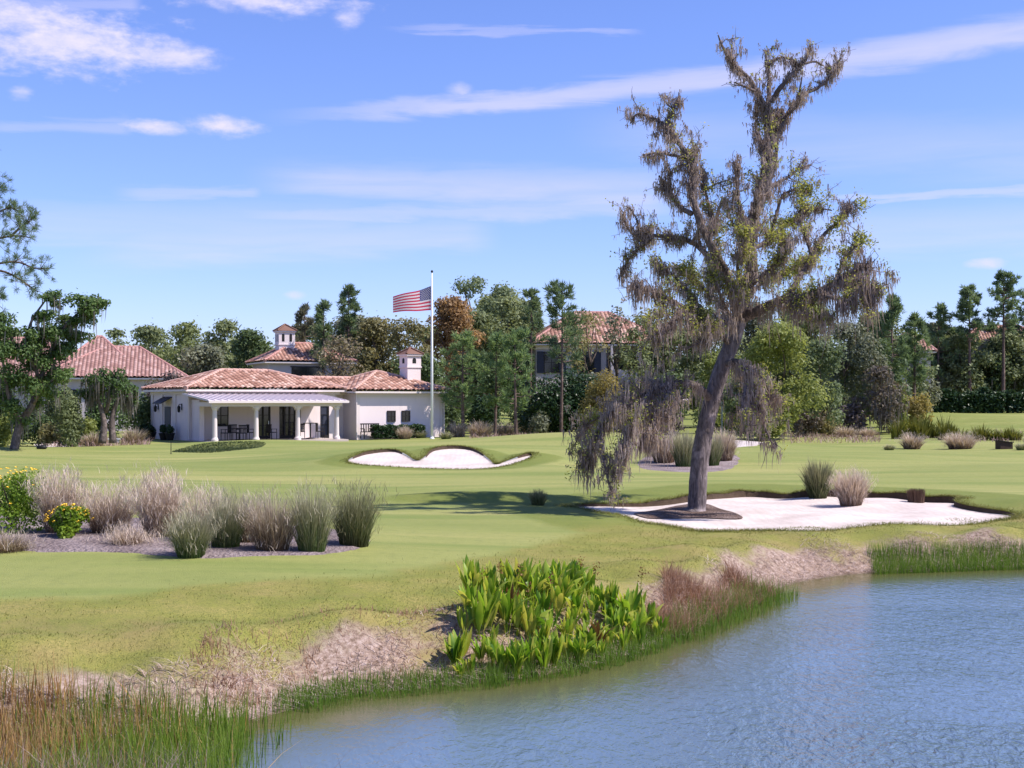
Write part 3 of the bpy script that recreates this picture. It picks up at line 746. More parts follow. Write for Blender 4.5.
# ------------------------------------------------------------------ the big oak hung with moss
def build_oak():
    rng = np.random.default_rng(55)
    D0 = 31.0
    bark = M_BARK['oak']
    LIMBS = []   # (points (px,py,dy), r0 px, r1 px, moss, leaf, twig)
    def L(pts, r0, r1, moss=1., leaf=0., twig=1., ml=(.12, .45)): LIMBS.append((pts, r0, r1, moss, leaf, twig, ml))
    # trunk and leader
    L([(696, 512, 0), (697, 503, 0), (699, 470, 0), (704, 435, .05), (712, 400, .1), (722, 368, .15), (733, 340, .2), (740, 318, .2)], 9.6, 7.6, .06, 0, .05)
    L([(740, 320, .2), (745, 296, .1), (752, 270, -.1), (750, 243, -.1), (755, 213, 0), (765, 185, .1), (768, 152, .1), (768, 125, 0), (768, 108, 0)], 7.5, 4.2, 2.3, .35, 1.1)
    L([(757, 215, .3), (764, 192, .8), (774, 168, .9), (777, 145, .8), (774, 124, .6), (778, 106, .5)], 3.2, 1.0, 2.2, .2, 1.0, (.12, .4))
    L([(756, 218, -.2), (757, 195, -.7), (762, 170, -.8), (760, 148, -.7), (756, 130, -.6)], 3.0, .9, 2.2, .2, 1.0, (.12, .4))
    L([(766, 150, 0), (758, 134, .2), (756, 120, .3), (762, 104, .3)], 1.9, .7, 2.0, 0, .9)
    L([(768, 112, 0), (758, 95, -.2), (750, 82, -.3), (738, 70, -.4), (729, 60, -.5), (723, 50, -.5), (718, 36, -.6)], 3, .7, 2.2, 0, .5, (.12, .5))
    L([(735, 68, -.4), (731, 58, -.4), (732, 42, -.4)], 1.8, .6, 1.2, 0, .3)
    L([(768, 110, 0), (770, 92, .4), (769, 75, .6), (767, 62, .7), (765, 50, .8)], 3, .8, 2.0, 0, .7)
    L([(758, 92, -.2), (748, 88, -.4), (735, 82, -.6)], 1.8, .8, .4, 0, .4)
    L([(770, 150, .1), (778, 132, .3), (786, 115, .5), (797, 100, .7), (808, 90, .9), (820, 84, 1.), (829, 76, 1.), (838, 60, 1.1)], 3.4, 1.0, 2.4, 0, .7, (.15, .55))
    L([(829, 78, 1.), (833, 72, 1.), (826, 62, 1.1)], 1.8, .6, 1.5, 0, .4)
    L([(772, 102, 0), (780, 88, -.3), (790, 76, -.4), (800, 66, -.4), (808, 57, -.4), (811, 45, -.5)], 2.8, .8, 2.2, 0, .8)
    L([(800, 66, -.4), (790, 58, -.3), (778, 58, -.2), (768, 66, -.1)], 1.6, .7, 1.2, .1, .9)
    L([(803, 64, -.4), (815, 62, -.2), (824, 66, 0)], 1.5, .7, 1., 0, .7)
    L([(786, 115, .5), (798, 104, .2), (800, 90, 0), (802, 76, -.1)], 1.8, .8, 1.2, 0, .5)
    # left spire
    L([(740, 322, .2), (734, 300, -.3), (727, 278, -.6), (718, 261, -.9), (709, 243, -1.2), (699, 220, -1.3), (691, 196, -1.3), (692, 172, -1.2), (686, 152, -1.2), (674, 136, -1.1), (667, 124, -1.1), (672, 110, -1.1), (678, 97, -1.1)], 5.5, 1.1, 2.6, .2, 1.4)
    L([(668, 126, -1.1), (658, 120, -1.0), (648, 116, -.9), (637, 113, -.8), (630, 123, -.7)], 2.0, .6, 1.9, .1, 1.4)
    L([(686, 158, -1.2), (672, 155, -1.4), (658, 153, -1.6), (643, 155, -1.7)], 1.8, .7, 1.5, 0, 1.)
    L([(688, 168, -1.2), (692, 150, -.8), (698, 144, -.6)], 1.6, .6, 1.3, 0, .8)
    L([(692, 214, -1.3), (680, 206, -1.0), (672, 195, -.9), (664, 185, -.8), (659, 175, -.8)], 2.6, .9, 2.2, 0, 1.2)
    L([(672, 195, -.9), (669, 180, -.9), (668, 168, -1.0)], 1.6, .6, 1.4, 0, .8)
    L([(709, 243, -1.2), (712, 222, -.6), (708, 202, -.2), (704, 186, 0), (703, 168, .1)], 2.6, .9, 1.5, .15, 1.)
    L([(714, 225, -.4), (720, 208, -.1), (723, 196, 0)], 2.0, .8, 1.5, 0, .8)
    L([(706, 190, 0), (716, 184, .3), (729, 180, .5)], 1.3, .6, .7, 0, .8)
    # middle spike
    L([(751, 262, -.1), (746, 240, -.6), (742, 215, -.9), (738, 196, -1.), (737, 178, -1.), (737, 160, -1.)], 3.6, .8, 2.2, .3, 1.2)
    L([(750, 235, -.3), (756, 205, .4), (760, 190, .7), (757, 175, .8)], 2.4, .9, 1.3, .5, 1.)
    # left low cluster reaching out to x=615
    L([(728, 282, -.6), (712, 262, -.2), (695, 245, .4), (676, 238, .8), (656, 236, 1.2), (640, 238, 1.5), (628, 230, 1.7), (620, 214, 1.8)], 3.6, .9, 1.6, .25, 1.5, (.12, .55))
    L([(652, 237, 1.2), (638, 250, 1.4), (628, 262, 1.6), (622, 276, 1.7)], 1.9, .7, 1.6, .35, 1.4)
    L([(640, 238, 1.5), (638, 222, 1.3), (630, 208, 1.2)], 1.5, .6, 1.4, .2, 1.4)
    L([(700, 246, .2), (698, 232, -.2), (702, 220, -.4)], 1.7, .8, .6, 2.6, 1.5)
    L([(690, 244, .4), (706, 228, .0), (716, 234, -.2)], 1.6, .8, .6, 2.4, 1.4)
    # big right limb and its hanging foliage
    L([(742, 318, .2), (756, 311, -.3), (772, 303, -.8), (788, 298, -1.2), (806, 296, -1.5), (824, 288, -1.7), (842, 276, -1.8), (858, 268, -1.8), (872, 268, -1.8)], 6, 1.1, 1.5, .8, 1.5, (.2, .8))
    L([(786, 299, -1.2), (797, 280, -.8), (808, 262, -.5), (816, 245, -.3), (826, 232, -.1), (838, 222, 0), (848, 208, .1), (852, 206, .1)], 3.2, .8, 1.2, .8, 1.4)
    L([(812, 256, -.5), (806, 235, -.1), (800, 218, .2), (812, 208, .4), (832, 210, .6)], 2., .7, 1.1, .8, 1.4)
    L([(835, 282, -1.7), (845, 260, -1.4), (856, 246, -1.2), (862, 238, -1.2)], 2., .7, 1.2, 1.1, 1.5)
    L([(840, 278, -1.8), (856, 284, -2.2), (868, 290, -2.5), (878, 290, -2.6)], 1.8, .7, 2., .9, 1.5, (.3, .95))
    L([(815, 292, -1.6), (832, 298, -2.1), (846, 300, -2.4), (858, 302, -2.5)], 2., .7, 2.2, .7, 1.5, (.3, .95))
    L([(790, 300, -1.2), (800, 312, -1.5), (812, 316, -1.8), (826, 318, -2.0)], 2., .7, 1.5, .7, 1.4, (.25, .7))
    L([(750, 250, 0), (768, 240, .6), (784, 226, 1.0), (798, 215, 1.3), (806, 200, 1.4)], 2.6, .8, 1.2, 1.0, 1.5)
    L([(766, 190, .1), (778, 184, .5), (790, 178, .9), (800, 170, 1.1), (812, 166, 1.2)], 2., .6, 1., .2, 1.3)
    L([(770, 235, .6), (778, 212, .8), (782, 195, .9), (796, 190, 1.0), (812, 192, 1.1)], 2., .7, 1.2, .9, 1.5)
    L([(747, 290, .1), (762, 275, -.8), (776, 262, -1.3), (784, 248, -1.5), (792, 238, -1.6)], 2.6, .8, 1.2, 1.2, 1.6)
    L([(744, 305, .1), (760, 285, .9), (778, 276, 1.5), (796, 268, 2.0), (816, 266, 2.4)], 2.6, .8, 1.3, 1.1, 1.6)
    L([(745, 296, .1), (738, 268, -1.), (742, 245, -1.4), (750, 228, -1.6)], 2.2, .8, 1.2, 1.4, 1.5)
    L([(750, 250, 0), (740, 232, .8), (732, 224, 1.2), (727, 210, 1.3)], 2.2, .8, 1.4, .8, 1.4)
    # middle left curtain
    L([(731, 345, .2), (716, 330, -.5), (700, 318, -1.1), (682, 306, -1.5), (664, 297, -1.8), (648, 290, -2.), (634, 286, -2.1)], 3.6, .8, 1.3, 1.0, 1.5, (.2, .6))
    L([(700, 318, -1.1), (690, 300, -1.), (680, 284, -.8), (668, 272, -.7), (655, 268, -.6)], 2.2, .7, 1.3, 1.0, 1.6, (.2, .6))
    L([(682, 306, -1.5), (672, 322, -1.9), (660, 332, -2.1), (648, 338, -2.2)], 1.9, .7, 1.4, .8, 1.4, (.2, .6))
    L([(716, 330, -.5), (706, 340, -1.), (694, 346, -1.3), (682, 350, -1.5)], 1.9, .7, 1.4, .7, 1.4, (.2, .6))
    L([(734, 332, .2), (720, 306, .9), (706, 290, 1.4), (690, 276, 1.8), (672, 262, 2.0)], 2.6, .8, 1.3, .9, 1.6)
    L([(742, 312, .1), (736, 300, -1.1), (738, 290, -1.5), (748, 284, -1.7)], 2.0, .8, 1.5, .9, 1.7, (.15, .5))
    L([(736, 328, .1), (726, 322, -1.1), (716, 322, -1.6), (708, 330, -1.9)], 2.0, .8, 1.6, .7, 1.6, (.2, .55))
    L([(735, 325, .2), (722, 300, -.9), (716, 284, -1.2), (706, 272, -1.3)], 2.2, .8, 1.2, .8, 1.5)
    # low left limb with the long curtain
    L([(712, 402, .1), (700, 390, -.3), (684, 384, -.7), (664, 386, -1.), (644, 392, -1.2), (624, 402, -1.4), (608, 416, -1.5), (596, 434, -1.6), (588, 452, -1.6), (582, 466, -1.6)], 4.2, .9, 1.7, .35, 1.5, (.25, .8))
    L([(650, 390, -1.2), (640, 405, -1.7), (632, 420, -2.), (626, 438, -2.1), (620, 452, -2.2), (613, 472, -2.2)], 2.2, .8, 2.0, .4, 1.4, (.25, .75))
    L([(672, 386, -.9), (664, 400, -1.4), (656, 414, -1.7), (650, 430, -1.9), (648, 444, -2.)], 2.2, .8, 2.2, .2, 1.3, (.3, .8))
    L([(688, 385, -.6), (682, 395, -1.), (674, 402, -1.3), (668, 412, -1.5)], 1.9, .8, 2.0, .2, 1.2, (.25, .6))
    L([(612, 412, -1.5), (600, 418, -1.), (588, 424, -.8), (578, 436, -.7), (574, 446, -.7)], 1.8, .6, 1.2, .9, 1.4, (.15, .4))
    L([(624, 402, -1.4), (614, 410, -.9), (602, 416, -.6), (592, 424, -.4)], 1.8, .7, 1.3, .6, 1.4, (.2, .5))
    L([(640, 393, -1.2), (632, 396, -.6), (622, 402, -.3), (612, 410, 0)], 1.8, .7, 1.7, .2, 1.4, (.3, .8))
    L([(600, 428, -1.6), (602, 450, -2.), (606, 470, -2.2), (610, 486, -2.3), (612, 497, -2.3)], 1.6, .7, 1.9, .4, 1.2, (.1, .3))
    L([(664, 386, -1.), (650, 380, .1), (636, 388, .6), (624, 396, .8), (616, 410, 1.0)], 1.9, .7, 1.8, .2, 1.3, (.3, .85))
    # low right limb
    L([(724, 365, .1), (738, 362, -.4), (748, 374, -.8), (754, 392, -1.), (760, 412, -1.1), (766, 432, -1.1), (774, 450, -1.2)], 3.4, .8, 1.9, .35, 1.3, (.25, .75))
    L([(748, 376, -.8), (744, 396, -1.3), (742, 414, -1.5), (744, 432, -1.6)], 1.9, .7, 1.9, .4, 1.3, (.2, .6))
    L([(742, 366, -.6), (756, 370, -.2), (766, 384, 0), (772, 404, .1), (778, 424, .1)], 1.9, .7, 1.5, .6, 1.3, (.2, .6))

    tr = MB(); lb = MB(); tw = MB()
    mossV = []; leafP = []; starts = []; lens = []
    px2m = D0 / F
    for li, (pts, r0, r1, moss, leaf, twig, ml) in enumerate(LIMBS):
        P = np.array([at(x, y, D0 + dy) for x, y, dy in pts]); n = 6
        C = spline(P, n); m = len(C)
        amp = (.0 if li == 0 else .05)
        C[1:] += amp * np.cumsum(rng.normal(0, .25, (m - 1, 3)), 0) * np.linspace(1, .4, m - 1)[:, None] * .5
        t = np.linspace(0, 1, m); R = (r0 * (1 - t) + r1 * t) * px2m * 1.0
        R = R * (1 + rng.normal(0, .06 if li else .018, m))
        if li == 0:
            R = R * np.where(t < .1, 1 + .5 * (1 - t / .1) ** 2, 1)
            tr.tube(C, R, 16); 
        else: lb.tube(C, R, 9 if r0 > 3 else 6)
        seglen = np.linalg.norm(np.diff(C, axis=0), axis=1).sum()
        # side twigs, two orders
        nt = int(seglen * 5.2 * twig)
        ends = []
        for k in range(nt):
            i = int(rng.uniform(.25 if li else .75, .999) * (m - 1)); p0 = C[i]
            tang = unit(C[min(i + 1, m - 1)] - C[max(i - 1, 0)])
            d = unit(tang * rng.uniform(.1, .8) + rng.normal(0, .75, 3) + np.array([0, 0, .28])); ln = rng.uniform(.15, .62)
            q = [p0]; dd = d
            for s in range(4):
                dd = unit(dd + rng.normal(0, .28, 3) + [0, 0, .03]); q.append(q[-1] + dd * ln / 4)
            q = np.array(q); rr = min(R[i] * .5, .016)
            tw.tube(q, np.linspace(rr, .004, 5), 4); ends.append(q)
            for s in range(2 + int(rng.integers(0, 2))):
                j = int(rng.integers(1, 5)); d2 = unit(rng.normal(0, 1, 3) + dd * .6 + [0, 0, .25]); l2 = rng.uniform(.1, .34)
                q2 = np.array([q[j], q[j] + d2 * l2 * .5, q[j] + d2 * l2 + rng.normal(0, .04, 3)])
                tw.tube(q2, [.007, .005, .003], 3); ends.append(q2)
        ends_pts = np.vstack(ends) if ends else np.zeros((0, 3))
        # moss along the limb and on the twigs
        if moss > 0:
            nm = int(seglen * 70 * moss)
            i = np.clip((rng.uniform(.12 if li else .6, 1, nm) * (m - 1)).astype(int), 0, m - 1)
            s = C[i] + rng.normal(0, 1, (nm, 3)) * R[i][:, None] * .55 + rng.normal(0, 1, (nm, 3)) * rng.uniform(.015, .11, (nm, 1))
            starts.append(s); lens.append(rng.uniform(.05, 1, nm) ** 2.2 * (ml[1] - ml[0]) + ml[0] * rng.uniform(.25, 1, nm))
            if len(ends_pts):
                ne = int(len(ends_pts) * .9 * moss); e = ends_pts[rng.integers(0, len(ends_pts), ne)]
                starts.append(e + rng.normal(0, .03, (ne, 3))); lens.append(rng.uniform(.05, 1, ne) ** 2.0 * ml[1] * .8 + .04)
        if leaf > 0 and len(ends_pts):
            ne = int(len(ends_pts) * 1.0 * leaf); e = ends_pts[rng.integers(0, len(ends_pts), ne)]
            k = 8; e = e[(np.sin(e[:, 0] * 3.7 + 1.1 * np.sin(e[:, 1] * 2.9)) * np.sin(e[:, 2] * 3.4 + e[:, 0]) > -.12)]; c = np.repeat(e, k, 0) + rng.normal(0, .075, (len(e) * k, 3)); leafP.append(c)
        elif len(ends_pts):
            ne = len(ends_pts) // 4; e = ends_pts[rng.integers(0, len(ends_pts), ne)]
            leafP.append(np.repeat(e, 2, 0) + rng.normal(0, .04, (ne * 2, 3)))
    # unite the start points into tufts: each gives several thin hanging strands
    S = np.vstack(starts); Ln = np.concatenate(lens); k = 4
    msk = np.sin(S[:, 0] * 5.1 + np.sin(S[:, 2] * 3.3)) * np.sin(S[:, 2] * 4.3 + 1.7 * np.sin(S[:, 1] * 3.9)) + .35 * rng.normal(size=len(S)); kp = (msk > -.2) & ((S[:, 2] < 6.0) | (rng.uniform(0, 1, len(S)) < .95)); S, Ln = S[kp], Ln[kp]
    Ln = Ln * np.where(S[:, 2] > 6.0, .72, 1.) * np.where(msk[kp] > .5, 1.15, .8)
    S = np.repeat(S, k, 0) + rng.normal(0, .028, (len(S) * k, 3)); Ln = np.repeat(Ln, k) * rng.uniform(.35, 1.1, len(S))
    N = len(S); seg = 4; tt = np.linspace(0, 1, seg + 1)[None, :]
    a = rng.uniform(0, 2 * PI, N); sway = rng.normal(0, .17, N) ; ph = rng.uniform(0, 6.28, N)
    off = (sway * Ln)[:, None] * tt + (.018 * np.sin(tt * 7 + ph[:, None])) * tt
    C = S[:, None, :] + np.stack([np.cos(a)[:, None] * off, np.sin(a)[:, None] * off, -Ln[:, None] * tt], -1)
    ya = rng.uniform(0, 2 * PI, N); sd = np.stack([np.cos(ya), np.sin(ya), 0 * ya], 1)[:, None, :]
    w = (rng.uniform(.010, .030, N)[:, None] * (1 - .75 * tt ** 1.5) * (1 + .3 * np.sin(tt * 11 + ph[:, None])) / 2)[..., None]
    V = np.stack([C - sd * w, C + sd * w], 2).reshape(-1, 3)
    i0 = (np.arange(N) * (seg + 1) * 2)[:, None] + (np.arange(seg) * 2)[None, :]
    Q = np.stack([i0, i0 + 1, i0 + 3, i0 + 2], -1).reshape(-1, 4)
    print('oak moss strands', N)
    base = at(697, 507, D0); base[2] = float(sand1(base[0], base[1])); base = np.array([base[0], D0, base[2]])
    t = thing('moss_draped_oak', 'tall leaning oak hung with grey moss rising from the white sand', 'tree', base)
    def rel(a): return np.asarray(a) - base
    for mb, nm in ((tr, 'trunk'), (lb, 'limbs'), (tw, 'twigs')):
        mb.v = [tuple(p) for p in rel(mb.v)]; mb.build(nm, bark if nm == 'trunk' else M_BARK['limb'], t, smooth=nm != 'twigs')
    mm = M_leaf('spanish_moss', [(.13, .096, .088), (.26, .205, .19), (.42, .345, .32), (.55, .465, .43)], .42, .8, .85, spec=.1)
    put('moss', make_mesh('moss', rel(V), Q), mm, t)
    Lp = np.vstack(leafP); nL = len(Lp); print('oak leaves', nL)
    lv, lq = leaf_quads(Lp, rng.normal(0, .7, (nL, 3)) + [0, 0, .8], rng.uniform(.05, .095, nL), rng.uniform(.028, .045, nL), rng, fold=.06)
    lm = M_leaf('oak_leaf', [(.16, .19, .045), (.30, .33, .08), (.45, .45, .12), (.44, .34, .16)], .52, .55, .5)
    put('leaves', make_mesh('leaves', rel(lv), lq), lm, t)

# ------------------------------------------------------------------ trees of the background
def crown_from(clumps, leaf, cover, rng, flat=.8):
    """leaves spread over the shells of many clumps: clumps (K,4) x,y,z,r"""
    C = np.asarray(clumps, float); A = C[:, 3] ** 2
    n = int(cover * A.sum() * 4 / (leaf * leaf * .5))
    k = rng.choice(len(C), n, p=A / A.sum())
    d = unit(rng.normal(size=(n, 3)) + [0, 0, .25]); r = rng.uniform(.12, 1.0, n) ** .5 * (1 + .25 * rng.normal(size=n) ** 2 * .4)
    p = C[k, :3] + d * (C[k, 3] * r)[:, None] * [1, 1, flat]
    nr = d + rng.normal(0, .8, (n, 3)) + [0, -.1, .5]
    return leaf_quads(p, nr, leaf * rng.uniform(.55, 1.35, n), leaf * .6 * rng.uniform(.6, 1.3, n), rng, fold=.05)
def random_clumps(rng, W, H, h0, K, shape='round'):
    C = []
    for i in range(K):
        u = rng.uniform(0, 1) ** .8; zc = h0 + (H - h0) * u
        q = (zc - h0) / (H - h0)
        if shape == 'cone': env = (1 - q) ** .8 + .12
        elif shape == 'vase': env = .45 + .6 * math.sin(PI * min(1, q * .9 + .05))
        else: env = math.sqrt(max(.05, 1 - (2 * q - .95) ** 2))
        a = rng.uniform(0, 2 * PI); r = W * env * rng.uniform(.25, .92); s = rng.uniform(.24, .46) * min(W, (H - h0) * .7)
        C.append((r * math.cos(a), r * math.sin(a), min(zc, H - s * .8), s))
    return np.array(C)
def trunk_mesh(rng, H, h0, r, clumps, nl=7, lean=.03):
    b = MB(); top = h0 + (H - h0) * .6
    lx, ly = rng.normal(0, lean, 2) * H
    ax = lambda z: np.array([lx * (z / H) ** 1.5, ly * (z / H) ** 1.5, z])
    P = [ax(z) + rng.normal(0, r * .25, 3) * [1, 1, 0] * (z > 0) for z in np.linspace(-.1, top, 7)]; P[0][2] = -.15
    PS = spline(P, 3); ax = lambda z: np.array([np.interp(z, PS[:, 2], PS[:, 0]), np.interp(z, PS[:, 2], PS[:, 1]), z])
    b.tube(PS, np.linspace(r, r * .35, 19), 8)
    idx = rng.choice(len(clumps), min(nl, len(clumps)), replace=False)
    for i in idx:
        c = clumps[i, :3]; z0 = min(top * .95, max(h0 * .7, c[2] * .6)); s = ax(z0)
        mid = s * .5 + c * .5 + np.array([0, 0, -.1 * H * .3]) + rng.normal(0, .15, 3)
        b.tube(spline([s, mid, c], 4), np.linspace(r * .5, r * .12, 9), 5)
    return b
def leafy_tree(label, px, topy, hw, D, matk, rng, group=None, h0f=.28, K=34, shape='round', cover=2.7, cat='tree', name='tree', by=None, bark='brown', leafk=.0027, moss=0):
    x = (px - CX) / F * D; g = ground_z(x, D)
    top = CAMZ - (topy - HY) * D / F; H = top - g; W = hw * D / F
    t = thing(name, label, cat, (x, D, g), 0, group)
    C = random_clumps(rng, W, H, H * h0f, K, shape)
    trunk_mesh(rng, H, H * h0f, max(.09, H * .018), C).build('trunk', M_BARK[bark], t, smooth=True)
    V, Q = crown_from(C, leafk * D, cover, rng); put('crown', make_mesh('crown', V, Q), M_CROWN[matk], t)
    if moss:
        put('moss', moss_mesh(C, moss, rng, D), M_CROWN['moss'], t)
    return t
def moss_mesh(C, n, rng, D):
    k = rng.integers(0, len(C), n); d = unit(rng.normal(size=(n, 3))) * [1, 1, .8]
    s = C[k, :3] + d * C[k, 3:4] * .9
    L = rng.uniform(.3, 1.2, n); ang = rng.uniform(0, 6.28, n)
    V, Q, T = blades(s * [1, 1, -1], L, ang, .08, D * .0011, rng, 2)
    V[:, 2] *= -1
    return make_mesh('moss', V, Q)
def pine_tufts(tips, nd, L, w, rng, up=.35):
    """needle brushes: tips (N,6) position + direction"""
    N = len(tips); p = np.repeat(tips[:, :3], nd, 0); d = np.repeat(tips[:, 3:], nd, 0)
    v = unit(d * .8 + rng.normal(0, .62, (N * nd, 3)) + [0, 0, up]); l = L * rng.uniform(.6, 1.15, N * nd)
    c = p + v * l[:, None] * .5 + rng.normal(0, L * .12, (N * nd, 3))
    nr = np.cross(v, rng.normal(size=(N * nd, 3)))
    return leaf_quads(c, nr, l, w, rng, axis=v)
def pine_tree(label, px, topy, hw, D, rng, crown0=.45, nb=34, matk='pine', group=None, L=.5, nd=16, trunk_r=None, bush=1., name='pine_tree', dense=7):
    x = (px - CX) / F * D; g = ground_z(x, D); top = CAMZ - (topy - HY) * D / F; H = top - g; W = hw * D / F
    t = thing(name, label, 'pine tree', (x, D, g), 0, group)
    r0 = trunk_r or H * .014 + .03
    b = MB(); lx, ly = rng.normal(0, .012, 2) * H
    ax = lambda z: np.array([lx * math.sin(2 * z / H), ly * math.sin(1.5 * z / H), z])
    b.tube(spline([ax(z) for z in np.linspace(-.15, H * .97, 8)], 3), np.linspace(r0, r0 * .18, 22), 8)
    tips = []; br = MB()
    for i in range(nb):
        q = (i + rng.uniform(0, 1)) / nb; z = H * (crown0 + (1 - crown0) * q ** .9 * .98)
        env = (1 - q) ** .5 * (.6 + .4 * min(1, q * 4)) + .12
        ln = W * env * rng.uniform(.45, 1.2); a = rng.uniform(0, 2 * PI); d = np.array([math.cos(a), math.sin(a), rng.uniform(-.05, .5) * (1 if q > .2 else .6)])
        s = ax(z); P = [s, s + d * ln * .5 + [0, 0, -.04 * ln], s + d * ln + [0, 0, .12 * ln]]
        P = spline(P, 4); br.tube(P, np.linspace(r0 * .28, .012, len(P)), 4)
        for k in range(dense):
            j = int(rng.uniform(.3, 1) * (len(P) - 1)); dd = unit(P[min(j + 1, len(P) - 1)] - P[j - 1]); e = unit(dd + rng.normal(0, .55, 3) + [0, 0, .2])
            pp = P[j] + e * rng.uniform(.05, .22) * W * .8 * bush
            if k < 3: br.tube([P[j], pp], [.014, .008], 3)
            tips.append(np.concatenate([pp, e]))
    for k in range(6): tips.append(np.concatenate([ax(H * rng.uniform(.93, 1.)) + rng.normal(0, .12, 3), [0, 0, 1.]]))
    b.build('trunk', M_BARK['pine'], t, smooth=True); br.build('branches', M_BARK['pine'], t)
    V, Q = pine_tufts(np.array(tips), nd, L, .0006 * D + .012, rng); put('needles', make_mesh('needles', V, Q), M_CROWN[matk], t)
    return t
def shrub(label, px, by, ty, hw, matk, rng, group=None, D=None, name='shrub', cover=1.0, leafk=.0028, lumps=10, cat='shrub'):
    if D is None: p = base_at(px, by)
    else: x = (px - CX) / F * D; p = np.array([x, D, ground_z(x, D)])
    s = p[1] / F; W = hw * s; H = CAMZ - (ty - HY) * s - p[2]; leaf = leafk * p[1]
    V, Q = bush_arrays(rng, int(1.9 * cover * W * H / (leaf * leaf * .33) * 4.2), leaf, W, H, lumps)
    o = put(name, make_mesh(name, V, Q), M_CROWN[matk], loc=p); tag(o, label, cat, group)
    return o

def build_left_trees():
    rng = np.random.default_rng(61)
    # the near pine whose branches reach in from the left
    D = 42.; x0 = (-62 - CX) / F * D; g = ground_z(x0, D); H = 12.5
    t = thing('pine_tree', 'near pine reaching long needled branches in from the left frame edge', 'pine tree', (x0, D, g))
    b = MB(); b.tube(spline([(0, 0, -.2), (.1, 0, 3), (0, .1, 7), (.2, 0, H)], 5), np.linspace(.24, .06, 16), 10); b.build('trunk', M_BARK['pine'], t, smooth=True)
    br = MB(); tips = []
    O = np.array([x0, D, g])
    paths = [([(-60, 215), (-25, 200), (2, 186)], 0), ([(-60, 240), (-20, 222), (8, 208), (20, 212)], .4), ([(-60, 265), (-20, 245), (12, 236), (32, 238)], -.5),
             ([(-60, 275), (-15, 266), (15, 262), (34, 268), (50, 269)], 0), ([(-20, 268), (5, 272), (22, 281), (38, 292)], .3), ([(-60, 300), (-20, 302), (-2, 300)], .6),
             ([(-60, 190), (-30, 180), (-6, 176)], -.3), ([(10, 237), (22, 226), (30, 222)], .2), ([(-60, 160), (-35, 150), (-15, 152)], .2), ([(-60, 330), (-35, 322), (-14, 318)], .3), ([(-62, 130), (-75, 118), (-90, 120)], .2),([(-62, 200), (-90, 190), (-120, 192)], .2),([(-62, 250), (-95, 240), (-130, 245)], -.2)]
    for pts, dy in paths:
        P = spline([at(a, c, D + dy * (i + 1) * .5) - O for i, (a, c) in enumerate(pts)], 5); br.tube(P, np.linspace(.05, .015, len(P)), 5)
        for k in range(30):
            j = int(rng.uniform(.4, 1) * (len(P) - 1)); dd = unit(P[min(j + 1, len(P) - 1)] - P[j - 1]); e = unit(dd * .6 + rng.normal(0, .7, 3) + [0, 0, .15])
            pp = P[j] + e * rng.uniform(.1, .5); br.tube([P[j], pp], [.012, .006], 3); tips.append(np.concatenate([pp, e]))
    br.build('branches', M_BARK['pine'], t)
    V, Q = pine_tufts(np.array(tips), 38, .22, .014, rng, .2); put('needles', make_mesh('needles', V, Q), M_CROWN['pine'], t)
    # live oak with separate cloud-like clumps, moss and a leaning trunk
    def custom(label, D, base_px, stems, clumps, matk, moss, leafk=.0028, cover=1.6, thin=1., group=None):
        x = (base_px - CX) / F * D; g = ground_z(x, D); O = np.array([x, D, g])
        t = thing('live_oak', label, 'tree', O, 0, group)
        for k, (pts, ra, rb) in enumerate(stems):
            b = MB(); P = spline([at(a, c, D + dy) - O for a, c, dy in pts], 5); b.tube(P, np.linspace(ra, rb, len(P)) * thin, 8)
            b.build('trunk' if pts[0][1] > 440 else 'limb', M_BARK['limb'], t, smooth=True)
        C = []
        for a, c, r, dy in clumps:
            for k in range(5):
                p = at(a + rng.normal(0, r * .4), c + rng.normal(0, r * .28), D + dy + rng.normal(0, r * D / F * .5)) - O
                C.append((*p, r * D / F * rng.uniform(.45, .8)))
        C = np.array(C); V, Q = crown_from(C, leafk * D, cover, rng, .75); put('crown', make_mesh('crown', V, Q), M_CROWN[matk], t)
        put('moss', moss_mesh(C, moss, rng, D), M_CROWN['moss'], t)
    custom('dark live oak with leaning trunk and separate leaf clumps at the left frame edge', 66, 14,
           [([(14, 450, 0), (20, 425, 0), (32, 405, 0), (40, 380, .2), (52, 350, .2), (66, 325, 0), (82, 310, 0)], .38, .07), ([(22, 425, 0), (10, 400, -.5), (4, 370, -.7), (2, 340, -.8)], .22, .06),
            ([(40, 380, .2), (28, 350, -.6), (30, 325, -.8), (42, 305, -.8), (50, 296, -.8)], .16, .05), ([(52, 350, .2), (66, 345, .8), (78, 340, 1.2)], .12, .04), ([(32, 405, 0), (48, 385, -.8), (62, 372, -1.)], .15, .05)],
           [(88, 304, 14, 0), (100, 302, 10, .3), (84, 318, 12, .2), (74, 322, 8, 0), (50, 298, 9, -.8), (56, 304, 7, -.6), (42, 316, 9, -.8), (30, 332, 12, -.8), (48, 330, 14, 0), (66, 332, 15, .8), (80, 340, 11, 1.2),
            (10, 330, 14, -.8), (4, 352, 18, -.8), (24, 352, 16, -.6), (60, 350, 13, .2), (45, 362, 14, .2), (62, 374, 12, -1.), (8, 380, 18, -.5), (30, 384, 15, -.4), (48, 392, 12, -.8), (14, 405, 12, -.4), (2, 318, 12, -.8), (20, 420, 12, .3), (0, 395, 16, .5), (36, 345, 14, .5), (54, 335, 12, -.5), (20, 365, 14, .6), (70, 352, 12, .6), (52, 378, 13, .5), (40, 402, 10, .6), (90, 310, 11, -.6), (62, 318, 10, .5)], 'oakleft', 420, cover=3.0, thin=.62)
